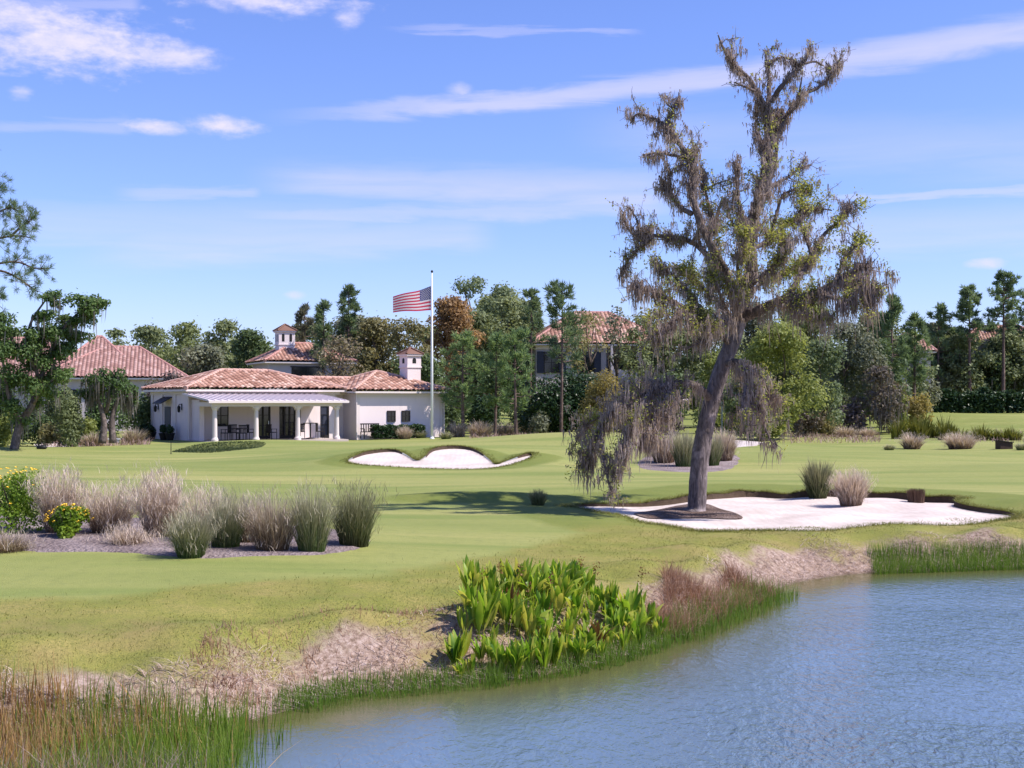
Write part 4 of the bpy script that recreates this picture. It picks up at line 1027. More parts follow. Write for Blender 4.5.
    custom('small live oak with a double trunk and grey moss beside the white bench', 71, 108,
           [([(102, 443, 0), (104, 425, 0), (101, 408, 0), (96, 392, 0)], .28, .08), ([(113, 443, .2), (112, 422, .2), (116, 404, .3), (124, 392, .3)], .26, .08), ([(106, 412, .1), (110, 395, -.3), (108, 384, -.3)], .16, .06)],
           [(96, 384, 13, 0), (108, 380, 14, -.3), (122, 384, 13, .3), (132, 390, 9, .5), (90, 394, 10, 0), (116, 392, 11, -.6), (128, 400, 8, .5)], 'oakleft', 420, cover=3.0, thin=.8)
    S = 'understory shrubs at the left wood edge'
    for a in [('round green shrub beneath the leaning live oak, nearest the double-trunked tree', 72, 440, 384, 22, 'oakmid', 70), ('yellow-green shrub at the far left frame edge under the live oak', 6, 444, 410, 18, 'bright', 69),
              ('low olive shrub between the leaning trunk and the sandy path', 50, 440, 418, 16, 'olive', 72), ('dark shrub just behind the leaning live oak trunk', 32, 442, 392, 24, 'oakdark', 74), ('tall dark shrub hiding the lower wall of the left house', 62, 440, 372, 26, 'oakmid', 78), ('dark thicket at the left frame edge behind the live oak', 0, 440, 360, 26, 'oakdark', 80), ('mid green thicket between the left house and the double-trunked oak', 98, 440, 380, 22, 'oakleft', 82),
              ('light green shrub behind the white bench', 84, 438, 412, 16, 'bright', 76), ('dark shrub filling the gap beside the shaded end wall', 146, 440, 392, 16, 'oakdark', 86), ('bushy tree behind the shaded end wall with purple-brown leaves', 168, 438, 364, 30, 'purple', 98)]:
        shrub(a[0], a[1], a[2], a[3], a[4], a[5], rng, S, D=a[6])

def build_back_trees():
    rng = np.random.default_rng(71)
    T1 = 'leafy trees behind the clubhouse'; T2 = 'trees behind the big oak'; T3 = 'pines of the right-hand wood'; T4 = 'distant treeline'
    lt = lambda *a, **k: leafy_tree(*a, rng, **k)
    for a in [('light green broad tree behind the left house roof end', 150, 326, 26, 132, 'mid'), ('bright green broad tree left of centre behind the clubhouse', 188, 322, 30, 126, 'bright2'), ('tallest light green tree behind the clubhouse hip', 224, 320, 27, 124, 'mid'),
              ('dark green tree beside the tower house', 250, 329, 22, 118, 'oakdark'), ('grey-green low tree under the light green crowns', 205, 345, 30, 112, 'greyg'), ('far bluish tree crown above the left house roof', 118, 328, 16, 150, 'oakmid')]:
        lt(*a, group=T1, h0f=.2, K=30)
    lt('sparse brownish budding tree before the tower house', 338, 335, 30, 101, 'bud', group=T1, h0f=.3, K=34, cover=.8)
    lt('olive-tan budding tree left of the flag', 378, 318, 30, 112, 'olive', group=T1, h0f=.15, K=36, cover=2.6)
    lt('tan tree directly behind the chimney', 408, 318, 24, 108, 'olive', group=T1, h0f=.15, K=30, cover=2.6)
    lt('orange-brown round tree just right of the flag', 452, 297, 27, 112, 'orange', group=T1, h0f=.35, K=44, cover=3.2)
    lt('tall feathery green tree above the orange-brown one', 482, 276, 32, 122, 'fresh', group=T1, h0f=.3, K=34, shape='vase')
    lt('medium green tree behind the two young pines', 508, 296, 28, 118, 'mid', group=T1, h0f=.2, K=30)
    lt('dark tree filling in behind the young pines', 476, 350, 34, 108, 'oakdark', group=T1, h0f=.1, K=26)
    lt('dark oak low behind the chimney and flagpole', 420, 352, 28, 104, 'oakdark', group=T1, h0f=.1, K=22)
    p = lambda *a, **k: pine_tree(*a, rng, **k)
    p('slim pine left of the sparse budding tree', 322, 304, 13, 110, crown0=.5, nb=26)
    p('dark pine with a pointed top left of the flag', 352, 287, 16, 114, crown0=.5, nb=30)
    p('ragged pine beside the bell tower of the house', 303, 306, 14, 116, crown0=.55, nb=22, matk='pinegrey')
    P2 = 'bushy young pines right of the flagpole'
    p('bushy young pine nearest the flagpole', 463, 337, 26, 88, crown0=.24, nb=34, L=.42, nd=18, group=P2, trunk_r=.15, dense=6, matk='pinelit')  # pinelit: lighter needle green of the young pines
    p('bushy young pine in the middle of the three', 495, 336, 22, 89, crown0=.26, nb=30, L=.42, nd=18, group=P2, trunk_r=.13, dense=6, matk='pinelit')
    p('tallest bushy young pine, right of the three', 516, 332, 24, 87, crown0=.24, nb=34, L=.42, nd=18, group=P2, trunk_r=.14, dense=6, matk='pinelit')
    p('tall thin pine with a bare trunk before the two-storey house', 561, 286, 27, 92, crown0=.5, nb=30, L=.5, trunk_r=.14)
    p('dark pine crown behind the young pines', 528, 290, 16, 112, crown0=.4, nb=30)
    p('pine rising behind the mossy left spire of the big oak', 598, 318, 16, 130, crown0=.3, nb=30)
    shrub('big dark laurel bush below the house windows', 558, 432, 358, 46, 'laurel', rng, D=97, lumps=22, cover=1.6, name='laurel_bush')
    lt('slender grey-green tree crossing the roof of the two-storey house', 616, 306, 17, 108, 'greyg', group=T2, h0f=.55, K=26, cover=.9)
    lt('ragged olive-green tree before the balcony of the two-storey house', 640, 316, 22, 109, 'mid', group=T2, h0f=.4, K=30, cover=1.5)
    lt('thin mid green tree before the left windows of the two-storey house', 578, 324, 17, 106, 'mid', group=T2, h0f=.4, K=26, cover=1.2)
    shrub('golden-tan round bush in front of the two-storey house', 604, 432, 366, 36, 'gold', rng, D=88, cover=1., leafk=.0022)
    lt('small dark tree at the right end of the two-storey house', 668, 372, 26, 98, 'oakdark', group=T2, h0f=.1, K=20)
    lt('grey-brown scrubby tree low behind the hanging moss', 640, 392, 32, 92, 'greyb', group=T2, h0f=.05, K=22, cover=.8)
    for a in [('yellow-green spring tree right behind the oak trunk', 782, 322, 40, 84, 'bright'), ('pale green leafy tree right of the spring tree', 822, 340, 26, 88, 'fresh'), ('deep green low tree between trunk and hanging curtain', 748, 372, 30, 80, 'oakmid'),
              ('dark grey-green oak behind the right curtain of moss', 846, 322, 36, 100, 'greyg'), ('dark oak with mossy shade left of the white-walled glimpse', 872, 340, 32, 104, 'oakdark'), ('blue-green tree behind the oak trunk fork', 700, 306, 40, 118, 'mid'),
              ('medium green tree left behind the trunk fork', 668, 322, 28, 116, 'oakmid'), ('green tree over the yellow-green spring tree', 800, 296, 36, 122, 'oakmid'), ('tall dull green tree behind the right limb', 752, 300, 34, 126, 'greyg'),
              ('bright small tree at the trunk foot gap', 712, 352, 22, 96, 'bright')]:
        lt(*a, group=T2, h0f=.14, K=30)
    for i, a in enumerate([('tall dark pine just right of the big oak crown', 893, 298, 22, 112), ('pine with twin tops beside the roof glimpse', 914, 318, 18, 114), ('dense pine left of the bare-trunked pair', 938, 308, 20, 136),
              ('bare-trunked pine with a round top', 970, 288, 17, 134), ('tallest bare-trunked pine at the right', 1003, 275, 22, 134), ('pine cut off by the right frame edge', 1030, 290, 24, 138), ('background pine between the two bare trunks', 985, 325, 20, 142),
              ('short pine under the round-topped one', 952, 330, 18, 138), ('far pine at the right frame edge', 1050, 280, 26, 140), ('dark pine half behind the right moss curtain', 868, 318, 20, 118)]):
        p(*a, crown0=.58 if i in (3, 4) else .35, nb=40, group=T3, L=.5, nd=16, dense=7, matk='pinemid')
    for a in [('mossy grey oak beneath the pines, left of the bare trunks', 930, 352, 34, 138, 'greyg'), ('mossy dark oak beneath the tallest pine', 984, 350, 36, 139, 'oakdark'), ('low light oak at the right edge of the wood', 1030, 356, 34, 138, 'oakmid'), ('greyish scrub oak left of the roof glimpse', 886, 366, 28, 96, 'greyb')]:
        lt(*a, group='oaks under the right-hand pines', h0f=.12, K=26, moss=260, cover=1.6)
    S = 'shrubs along the wood edge'
    for a in [('bright shrub at the foot of the spring tree', 770, 440, 404, 20, 'bright', 82), ('grey twiggy shrub behind the bunker tufts', 800, 440, 396, 24, 'greyb', 90), ('olive shrub left of the pinkish undergrowth', 824, 439, 400, 20, 'olive', 91), ('purple-grey shrub beside the palmetto', 856, 437, 398, 22, 'purple', 96),
              ('bright green sapling bush below the roof glimpse', 896, 436, 382, 18, 'bright', 97), ('tan bush left of the dark hedge', 916, 434, 388, 18, 'gold', 100), ('dark green shrub hanging over the island bed', 742, 440, 408, 20, 'oakdark', 84), ('small dark shrub right of the laurel', 590, 436, 402, 14, 'oakmid', 95), ('low grey-green shrub below the laurel', 540, 436, 408, 16, 'greyg', 92),
              ('low dark shrub between the two-storey house and moss', 630, 438, 404, 22, 'greyb', 87), ('tan twiggy shrub left of the oak trunk', 668, 440, 400, 18, 'greyb', 82)]:
        shrub(a[0], a[1], a[2], a[3], a[4], a[5], rng, S, D=a[6])
    # clipped hedge beyond the right fairway, low dark plants in front
    for k, (x0, x1, lab) in enumerate([(905, 955, 'dark hedge section left of the gap beyond the right fairway'), (957, 1002, 'dark hedge section in the middle beyond the right fairway'), (1006, 1070, 'dark hedge section at the right frame edge beyond the fairway')]):
        D = 129; n = 6500; xa, xb = (x0 - CX) / F * D, (x1 - CX) / F * D; xm = (xa + xb) / 2; g = ground_z(xm, D)
        u = rng.uniform(-.5, .5, n) * (xb - xa); v = rng.uniform(-1, 1, n); z = rng.uniform(0, 1, n) ** .7 * (2.2 + .25 * np.sin(u * 1.7 + k) + .15 * np.sin(u * 4.1))
        pp = np.stack([u, v * (1 - .25 * (z > 1.9)), z], 1)
        V, Q = leaf_quads(pp, rng.normal(0, .7, (n, 3)) + [0, -.4, .6], .34 * rng.uniform(.6, 1.3, n), .2, rng)
        tag(put('hedge', make_mesh('hedge', V, Q), M_CROWN['laurel'], loc=(xm, D, g)), lab, 'hedge', 'dark hedges beyond the right fairway')
    # a thin pale pole seen between the trunk and the moss
    p0 = base_at(722, 440); b = MB(); b.cyl(0, 0, 0, 4.2, .05, .04, 10); b.lathe(0, 0, [(.05, 4.2), (.07, 4.24), (.05, 4.3), (.01, 4.32)], 10)
    tag(b.build('thin_post', M_PAINT['greypost'], loc=p0), 'thin grey-green post right of the big oak trunk', 'post')
    # far wood closing the horizon: separate trees, simple at that size
    k = 0
    for px in range(-260, 1320, 34):
        if 60 < px < 60: continue
        D = 165 + 22 * ((k * 7) % 5) / 4; top = 350 - 12 * math.sin(k * 1.7) - (10 if px < 300 or px > 620 else 18)
        leafy_tree('dull green tree in the far line of wood', px + rng.uniform(-8, 8), top, 28, D, ['oakmid', 'greyg', 'oakdark', 'mid'][k % 4], rng, group=T4, h0f=.05, K=20, cover=2.4, leafk=.0032); k += 1
    lt('sparse olive tree covering the left roof slope of the two-storey house', 588, 312, 24, 104, 'olive', group=T2, h0f=.35, K=26, cover=.7)
    lt('pale leafy tree above the right end of the two-storey house', 656, 308, 30, 128, 'olive', group=T2, h0f=.3, K=28, cover=1.1)
    for a in [('dark shrub mass between the flagpole and the young pine trunks', 446, 437, 392, 20, 'oakdark', 98), ('dark shrub mass behind the young pine trunks', 486, 436, 388, 26, 'laurel', 100), ('dark green shrub between the pine trunks and the laurel', 524, 435, 396, 20, 'oakdark', 99),
              ('dark shrub low behind the right wing corner', 424, 437, 396, 16, 'oakmid', 104), ('dark undergrowth behind the bare pine trunks', 990, 424, 372, 34, 'oakdark', 141), ('mid green undergrowth left of the bare pine trunks', 940, 426, 370, 30, 'oakmid', 140), ('dark undergrowth at the right wood corner', 1030, 424, 372, 26, 'greyg', 141),
              ('grey-green undergrowth right behind the spring tree', 812, 438, 388, 30, 'greyg', 102), ('dark undergrowth behind the island bed', 716, 440, 392, 34, 'oakdark', 100), ('mid green bush hiding the pale wall left of the pines', 926, 426, 374, 16, 'greyg', 123), ('dark tall shrub behind the shaded end wall', 132, 440, 384, 20, 'oakdark', 96)]:
        shrub(a[0], a[1], a[2], a[3], a[4], a[5], rng, 'dark undergrowth filling the wood', D=a[6], lumps=16)
    for a in [('bushy light oak covering the roofed glimpse left of the pines', 906, 338, 24, 118, 'mid'), ('dense dark oak before the pink-roofed house at the right', 962, 334, 26, 136, 'oakmid'), ('dense light oak before the pink-roofed house, near the frame edge', 1012, 330, 28, 137, 'mid'),
              ('tall grey-green oak filling the gap left of the dense pine', 936, 322, 22, 139, 'greyg'), ('tall mid green oak behind the right moss fringe', 880, 312, 26, 122, 'mid'), ('broad light green tree right behind the oak fork', 812, 306, 36, 118, 'bright2')]:
        lt(*a, group='leafy oaks filling the right-hand wood', h0f=.08, K=36)
    for a in [('broad light green tree crowning the group right of the flag', 500, 284, 36, 126, 'bright2'), ('light green tree filling in right of the orange-brown tree', 478, 312, 30, 116, 'mid'), ('mid green tree left of the two-storey house roof', 530, 300, 24, 122, 'mid'),
              ('grey-green tree behind the sparse budding tree', 350, 316, 34, 120, 'greyg'), ('light tree behind the slim pine', 312, 322, 28, 126, 'mid')]:
        lt(*a, group='light trees behind the flag', h0f=.08, K=38)
    n = 90000; x = rng.uniform(-170, 170, n); y = 205 + rng.uniform(0, 22, n); topz = 9.5 + 1.8 * np.sin(x * .11) + 1.2 * np.sin(x * .29 + 1) + .9 * np.sin(x * .67)
    z = topz * rng.uniform(0, 1, n) ** .7 + rng.normal(0, .4, n)
    V, Q = leaf_quads(np.stack([x, y, z], 1), rng.normal(0, .8, (n, 3)) + [0, -.4, .5], .75 * rng.uniform(.5, 1.3, n), .5, rng)
    tag(put('far_woods', make_mesh('far_woods', V, Q), M_CROWN['oakmid']), 'far green wood closing the horizon behind the houses', None, None, 'stuff')
    # palmettos
    m = M_CROWN['palmetto']
    for px, by, ty, hw, D, lab in [(905, 438, 408, 22, 88, 'big yellow-green palmetto clump left of the mauve mounds'), (932, 438, 413, 20, 90, 'yellow-green palmetto clump behind the mauve mounds'), (975, 440, 424, 20, 86, 'low dark green palmetto clump behind the brown box'), (1004, 441, 425, 18, 85, 'low dark green palmetto clump right behind the brown box'), (948, 440, 422, 14, 86, 'small palmetto between two taller clumps')]:
        x = (px - CX) / F * D; s = D / F; g = ground_z(x, D); W = hw * s; Hh = CAMZ - (ty - HY) * s - g
        parts = []
        for q in range(5):
            me = clump_mesh('palmetto', Hh * rng.uniform(.75, 1.05), W * .55, 90, rng, w=.10, base_r=W * .25, droop=.4); n = len(me.vertices); cv = np.zeros(n * 3); me.vertices.foreach_get('co', cv); bpy.data.meshes.remove(me)
            cv = cv.reshape(-1, 3) + [rng.uniform(-.65, .65) * W, rng.uniform(-.4, .4) * W, 0]; nb = n // 10; i0 = (np.arange(nb) * 10)[:, None] + (np.arange(4) * 2)[None, :]; parts.append((cv, np.stack([i0, i0 + 1, i0 + 3, i0 + 2], -1).reshape(-1, 4)))
        V, Q, _ = join_arr(parts)
        tag(put('palmetto', make_mesh('palmetto', np.array(V, float), np.array(Q)), m, loc=(x, D, g)), lab, 'palmetto', 'palmettos at the wood edge')

# ------------------------------------------------------------------ buildings
def hip_roof(parent, x0, x1, y0, y1, z, rise, mat, capmat, hl=None, hr=None, tw=.31, tl=.42, name='roof', thick=.12):
    """tiled hip roof over the rectangle; hl / hr = how far the ridge ends sit in from the ends (0 = gable)"""
    d = (y1 - y0) / 2; hl = d if hl is None else hl; hr = d if hr is None else hr
    V = []; Q = []; UV = []; o = 0; seed = 0
    rl, rr, ym = x0 + hl, x1 - hr, (y0 + y1) / 2
    slopes = [((x0, y0), (x1, y0), (rl, ym), (rr, ym)), ((x1, y1), (x0, y1), (rr, ym), (rl, ym))]
    if hl > .01: slopes.append(((x0, y1), (x0, y0), (rl, ym), (rl, ym)))
    if hr > .01: slopes.append(((x1, y0), (x1, y1), (rr, ym), (rr, ym)))
    for a, b, c, e in slopes:
        seed += 50
        a = np.array(a); b = np.array(b); c = np.array(c); e = np.array(e)
        eu = (b - a) / np.linalg.norm(b - a); Lb = np.linalg.norm(b - a); ev = np.array([-eu[1], eu[0]])
        run = abs(np.dot(c - a, ev)); sl = math.hypot(run, rise); uc, ue = np.dot(c - a, eu), np.dot(e - a, eu)
        nu = max(2, int(Lb / tw * 6)); vs = []
        nv = max(1, int(sl / tl))
        for i in range(nv): vs += [(i + q_) * tl for q_ in (0, .43, .5, .93)]
        vs = [v for v in vs if v < sl - .05] + [sl]
        us = np.linspace(0, Lb, nu); grid = []
        for v in vs:
            q = v / sl; lo, hi = uc * q, Lb + (ue - Lb) * q
            u = np.clip(us, lo, hi)
            st = (v / tl + .5 * (np.floor(u / tw) % 2) + 1e-4) % 1.0
            corr = .095 * np.abs(np.sin(PI * u / tw)) ** .7 + .07 * (1 - st) + .02
            edge = np.minimum(u - lo, hi - u); corr = corr * np.clip(edge / .1, 0, 1)
            P = a[None] + np.outer(u, eu) + np.outer(np.full(nu, run * q), ev)
            nz = run / sl; nh = -rise / sl
            pz = z + rise * q + corr * nz + .02
            P = P + np.outer(corr * nh, ev)
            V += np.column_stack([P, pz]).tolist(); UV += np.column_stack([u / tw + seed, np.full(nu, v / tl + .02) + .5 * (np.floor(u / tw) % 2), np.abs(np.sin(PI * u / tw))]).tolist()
        for i in range(len(vs) - 1):
            for j in range(nu - 1):
                k = o + i * nu + j; Q.append((k, k + 1, k + nu + 1, k + nu))
        o += nu * len(vs)
    # drop slivers
    V = np.array(V); Q = np.array(Q)
    ar = np.linalg.norm(np.cross(V[Q[:, 2]] - V[Q[:, 0]], V[Q[:, 3]] - V[Q[:, 1]]), axis=1); Q = Q[ar > 1e-5]
    me = make_mesh(name, V, Q, uv=np.array(UV))
    r = put(name, me, mat, parent)
    b = MB(); b.box(x0 + .03, x1 - .03, y0 + .03, y1 - .03, z - thick, z); b.build('eave_board', M_PAINT['trim'], r)
    cp = MB(); off = .09
    lines = [((rl, ym, z + rise), (rr, ym, z + rise))] if rr - rl > .05 else []
    if hl > .01: lines += [((x0, y0, z), (rl, ym, z + rise)), ((x0, y1, z), (rl, ym, z + rise))]
    if hr > .01: lines += [((x1, y0, z), (rr, ym, z + rise)), ((x1, y1, z), (rr, ym, z + rise))]
    for p, q in lines:
        p = np.array(p); q = np.array(q); n = max(2, int(np.linalg.norm(q - p) / .4)); P = [p + (q - p) * i / n + [0, 0, off] for i in range(n + 1)]
        for i in range(n): cp.tube([P[i], P[i + 1] + (q - p) * .02], [.14, .115], 8)
    cp.build('ridge_tiles', capmat, r)
    return r
def window(parent, x, y, z0, z1, w, face=(0, -1), glass=None, frame=None, bars=1, depth=.1):
    """window on a wall plane; face = outward direction in the wall's plan"""
    fx, fy = face; tx, ty = -fy, fx
    def bx(b, u0, u1, d0, d1, za, zb):
        xs = sorted([x + tx * u0 + fx * d0, x + tx * u1 + fx * d1]); ys_ = sorted([y + ty * u0 + fy * d0, y + ty * u1 + fy * d1])
        b.box(xs[0], xs[1], ys_[0], ys_[1], za, zb)
    b = MB(); bx(b, -w / 2, w / 2, .005, .03, z0, z1)
    g = b.build('window', glass or M_PAINT['glass'], parent)
    f = MB(); t = .07
    bx(f, -w / 2 - t, -w / 2, .002, depth, z0 - t, z1 + t); bx(f, w / 2, w / 2 + t, .002, depth, z0 - t, z1 + t)
    bx(f, -w / 2, w / 2, .002, depth, z1, z1 + t); bx(f, -w / 2, w / 2, .002, depth + .03, z0 - t, z0)
    for i in range(bars): u = -w / 2 + w * (i + 1) / (bars + 1); bx(f, u - .02, u + .02, .03, .055, z0, z1)
    bx(f, -w / 2, w / 2, .03, .05, (z0 + z1) / 2 - .02, (z0 + z1) / 2 + .02)
    f.build('window_frame', frame or M_PAINT['dark'], g)
    return g
def chimney(parent, x, y, z0, z1, w, wall, roofm, name='chimney'):
    """square stucco shaft, wider arcaded head and a little hipped tile cap"""
    b = MB(); h = w / 2; zc = z1 - .95 * w
    b.box(x - h, x + h, y - h, y + h, z0, zc)
    b.box(x - h - .06, x + h + .06, y - h - .06, y + h + .06, zc, zc + .1)
    hh = h + .02
    b.box(x - hh, x + hh, y - hh, y + hh, zc + .1, z1 - .18)
    b.box(x - h - .12, x + h + .12, y - h - .12, y + h + .12, z1 - .18, z1 - .06)
    c = b.build(name, wall, parent)
    o = MB()
    for fx, fy in ((0, -1), (-1, 0), (1, 0), (0, 1)):
        for u in ((-.24 * w, .24 * w) if w > 1.2 else (0.,)):
            tx, ty = -fy, fx; n = 7; za, zb = zc + .3, z1 - .32; r = (.085 if w > 1.2 else .14) * w
            pts = [(-r, za), (r, za)] + [(r * math.cos(PI * k / n), zb - r + r * math.sin(PI * k / n)) for k in range(n + 1)]
            v = [(x + tx * (u + p) + fx * (hh + .006), y + ty * (u + p) + fy * (hh + .006), q) for p, q in pts]
            o.add(v, [list(range(len(v)))] if (fx, fy) in ((0, -1), (1, 0), (-1, 0), (0, 1)) else [])
    o.build('flue_opening', M_PAINT['black'], c)
    r = MB(); e = h + .17; zt = z1 - .06
    r.add([(x - e, y - e, zt), (x + e, y - e, zt), (x + e, y + e, zt), (x - e, y + e, zt), (x, y, zt + .42 * w)], [(0, 1, 4), (1, 2, 4), (2, 3, 4), (3, 0, 4), (3, 2, 1, 0)])
    for p in ((-e, -e), (e, -e), (e, e), (-e, e)): r.tube([(x + p[0], y + p[1], zt + .03), (x, y, zt + .42 * w + .03)], [.07, .07], 6)
    r.build('chimney_cap', roofm, c)
    return c

def build_clubhouse():
    th = math.radians(35); O = (-19.8, 80, ground_z(-19.8, 80) * 0 + .02)
    t = thing('clubhouse', 'white stucco clubhouse with terracotta hip roofs and a columned porch', 'building', O, th)
    W, TR, RF, CP, DK, GL = M_PAINT['stucco'], M_PAINT['trim'], M_PAINT['tiles'], M_PAINT['cap'], M_PAINT['dark'], M_PAINT['glass']
    L, DP, ZE = 10.2, 6.8, 3.18
    lo = -.6
    # main block: walls (front wall with real openings)
    b = MB(); T_ = .25
    b.box(0, T_, 0, DP, lo, ZE); b.box(L - T_, L, T_, DP, lo, ZE); b.box(T_, L - T_, DP - T_, DP, lo, ZE)
    ops = [(1.55, 2.5, .95, 2.15), (4.35, 5.35, lo, 2.35), (5.95, 7.45, lo, 2.35), (8.85, 9.5, lo, 2.3)]
    x = T_
    for a, c, z0, z1 in ops:
        b.box(x, a, 0, T_, lo, ZE); b.box(a, c, 0, T_, z1, ZE)
        if z0 > lo: b.box(a, c, 0, T_, lo, z0)
        x = c
    b.box(x, L - T_, 0, T_, lo, ZE)
    b.build('wall', W, t)
    fl = MB(); fl.box(T_, L - T_, T_, DP - T_, lo, .02); fl.build('interior_floor', M_PAINT['tan'], t)
    # corner pilasters and a cornice
    b = MB()
    for (xa, ya) in ((-.06, -.06), (-.06, 2.35), (-.06, 4.7), (-.06, DP - .34)):
        b.box(xa, xa + .4 if ya < 0 else -.003, ya, ya + .4, lo, ZE - .14)
    b.box(-.09, L + .05, -.09, -.063, ZE - .3, ZE - .12); b.box(-.09, -.063, -.063, DP + .05, ZE - .3, ZE - .12)
    b.build('pilasters', TR, t)
    # shaded end wall: door with hood, lamps, recess
    b = MB(); b.box(-.05, .005, 3.35, 4.35, lo, 2.1); dr = b.build('door', M_PAINT['slate'], t)
    b = MB(); b.lathe(-.08, 4.22, [(.02, .95), (.045, .98), (.045, 1.02), (.02, 1.05)], 8); b.build('handle', M_PAINT['steel'], dr)
    b = MB(); b.add([(-.75, 3.1, 2.35), (-.75, 4.6, 2.35), (-.003, 4.6, 2.75), (-.003, 3.1, 2.75), (-.75, 3.1, 2.28), (-.75, 4.6, 2.28), (-.003, 4.6, 2.68), (-.003, 3.1, 2.68)],
                    [(0, 1, 2, 3), (4, 7, 6, 5), (0, 4, 5, 1), (0, 3, 7, 4), (1, 5, 6, 2)]); b.build('door_hood', M_PAINT['slate'], t)
    for yy in (1.4, 5.6):
        b = MB(); b.lathe(-.2, yy, [(.03, 1.75), (.09, 1.8), (.11, 2.1), (.05, 2.16), (.015, 2.24)], 8); b.box(-.2, -.003, yy - .02, yy + .02, 2.24, 2.28); b.box(-.03, -.003, yy - .07, yy + .07, 1.9, 2.3)
        b.build('wall_lamp', M_PAINT['black'], t)
    # glazing and doors of the porch wall
    g = window(t, 2.025, .12, .95, 2.15, .95, glass=GL)
    for a, c, nm, nb in ((4.35, 5.35, 'glass_door', 1), (5.95, 7.45, 'glass_door', 3), (8.85, 9.5, 'panel_door', 0)):
        d = MB(); d.box(a, c, .10, .13, lo, 2.32); dd = d.build(nm, GL if nb else M_PAINT['slate'], t)
        f = MB(); f.box(a, a + .09, .04, .095, .02, 2.34); f.box(c - .09, c, .04, .095, .02, 2.34); f.box(a + .09, c - .09, .04, .095, 2.2, 2.34); f.box(a + .09, c - .09, .04, .095, .02, .25)
        for i in range(nb): u = a + (c - a) * (i + 1) / (nb + 1); f.box(u - .05, u + .05, .05, .09, .25, 2.2)
        for zz in (.9, 1.55): f.box(a + .09, c - .09, .06, .085, zz, zz + .035)
        f.build('door_frame', DK, dd)
        for i in range(1 if nb else 0): h = MB(); h.box(c - .16, c - .13, -.0, .035, .95, 1.2); h.build('handle', M_PAINT['steel'], dd)
    # porch: side wall stub, floor, columns, beam, metal roof
    pd = 3.78; xr = 8.55
    b = MB(); b.box(-.3, xr + .2, -pd - .35, -.003, -.5, .07); b.build('porch_floor', M_PAINT['paving'], t)
    b = MB(); b.box(.06, .36, -1.35, -.065, .07, 2.55); b.build('porch_side_wall', W, t)
    for xc in (.05, 2.68, 5.43, 8.1):
        b = MB(); y = -pd
        b.lathe(xc, y, [(.21, .07), (.21, .2), (.18, .24), (.15, .32), (.13, 1.9), (.15, 1.96), (.19, 2.02), (.2, 2.06), (.2, 2.14)], 16)
        b.build('column', TR, t)
    b = MB(); b.box(-.22, xr - .15, -pd - .19, -pd + .19, 2.143, 2.40); b.box(-.22, .16, -pd + .192, -1.37, 2.143, 2.40); b.box(xr - .55, xr - .15, -pd + .192, -.003, 2.143, 2.40); b.build('porch_beam', TR, t)
    # curved corners under the beam
    b = MB()
    for xc in (2.68, 5.43, 8.1, .05):
        for sgn in (-1, 1):
            if (xc < 1 and sgn < 0) or (xc > 8 and sgn > 0): continue
            v = []; n = 6; R = .24; xe = xc + sgn * .17
            for yy in (-pd - .12, -pd + .12):
                v += [(xe, yy, 2.142)] + [(xe + sgn * R * (1 - math.cos(PI / 2 * k / n)), yy, 2.142 - R * (1 - math.sin(PI / 2 * k / n))) for k in range(n + 1)]
            m = n + 2
            f = [list(range(m)), list(range(m, 2 * m))[::-1]] + [(i, (i + 1) % m, m + (i + 1) % m, m + i) for i in range(m)]
            b.add(v, f)
    b.build('porch_brackets', TR, t)
    b = MB(); x0, x1 = -.55, xr + .1; yb, yf = -.095, -pd - .5; zb, zf = 2.86, 2.44
    def aw(xa, xb, dz0, dz1, e=0): return [(xa, yf + e, zf + dz0), (xb, yf + e, zf + dz0), (xb, yb, zb + dz0), (xa, yb, zb + dz0), (xa, yf + e, zf + dz1), (xb, yf + e, zf + dz1), (xb, yb, zb + dz1), (xa, yb, zb + dz1)]
    BF = [(0, 3, 2, 1), (4, 5, 6, 7), (0, 1, 5, 4), (1, 2, 6, 5), (2, 3, 7, 6), (3, 0, 4, 7)]
    b.add(aw(x0, x1, 0, .06), BF)
    x = x0
    while x < x1 - .02: b.add(aw(x, x + .035, .062, .115), BF); x += .41
    ar = b.build('porch_roof', M_PAINT['metal_roof'], t)
    b = MB(); b.box(x0 - .01, x1 + .01, yf - .12, yf - .005, zf - .09, zf + .05); b.build('gutter', TR, ar)
    # roofs
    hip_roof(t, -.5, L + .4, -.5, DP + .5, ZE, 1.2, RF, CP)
    # link
    b = MB(); b.box(L + .003, 11.02, .9, 1.15, lo, 3.0); b.box(L + .003, 11.02, 5, 5.25, lo, 3.0); b.build('wall', W, t)
    hip_roof(t, L - 1.2, 12.6, .45, 5.6, 3.0, .95, RF, CP, 0, 0)
    # right wing
    b = MB(); x0, x1, y0, y1 = 11.03, 17.6, -1.0, 5.4; b.box(x0, x1, y0, y1, lo, 3.08); b.build('wall', W, t)
    b = MB(); b.box(x0 - .05, x1 + .05, y0 - .05, y0 - .003, 2.72, 2.95); b.box(x0 - .05, x0 - .003, y0, y1, 2.72, 2.95); b.box(x0 - .04, x0 + .18, y0 - .045, y0 - .004, lo, 2.71); b.box(x1 - .18, x1 + .04, y0 - .045, y0 - .004, lo, 2.71); b.build('cornice', TR, t)
    hip_roof(t, x0 - .5, x1 + .5, y0 - .5, y1 + .5, 3.1, 1.3, RF, CP)
    for xx in (13.6, 14.72): window(t, xx, y0, 1.15, 1.75, .5, bars=1, depth=.07)
    b = MB(); b.box(x1 + .003, x1 + .6, .2, 1.6, 2.05, 2.2); b.build('side_canopy', TR, t)
    b = MB()
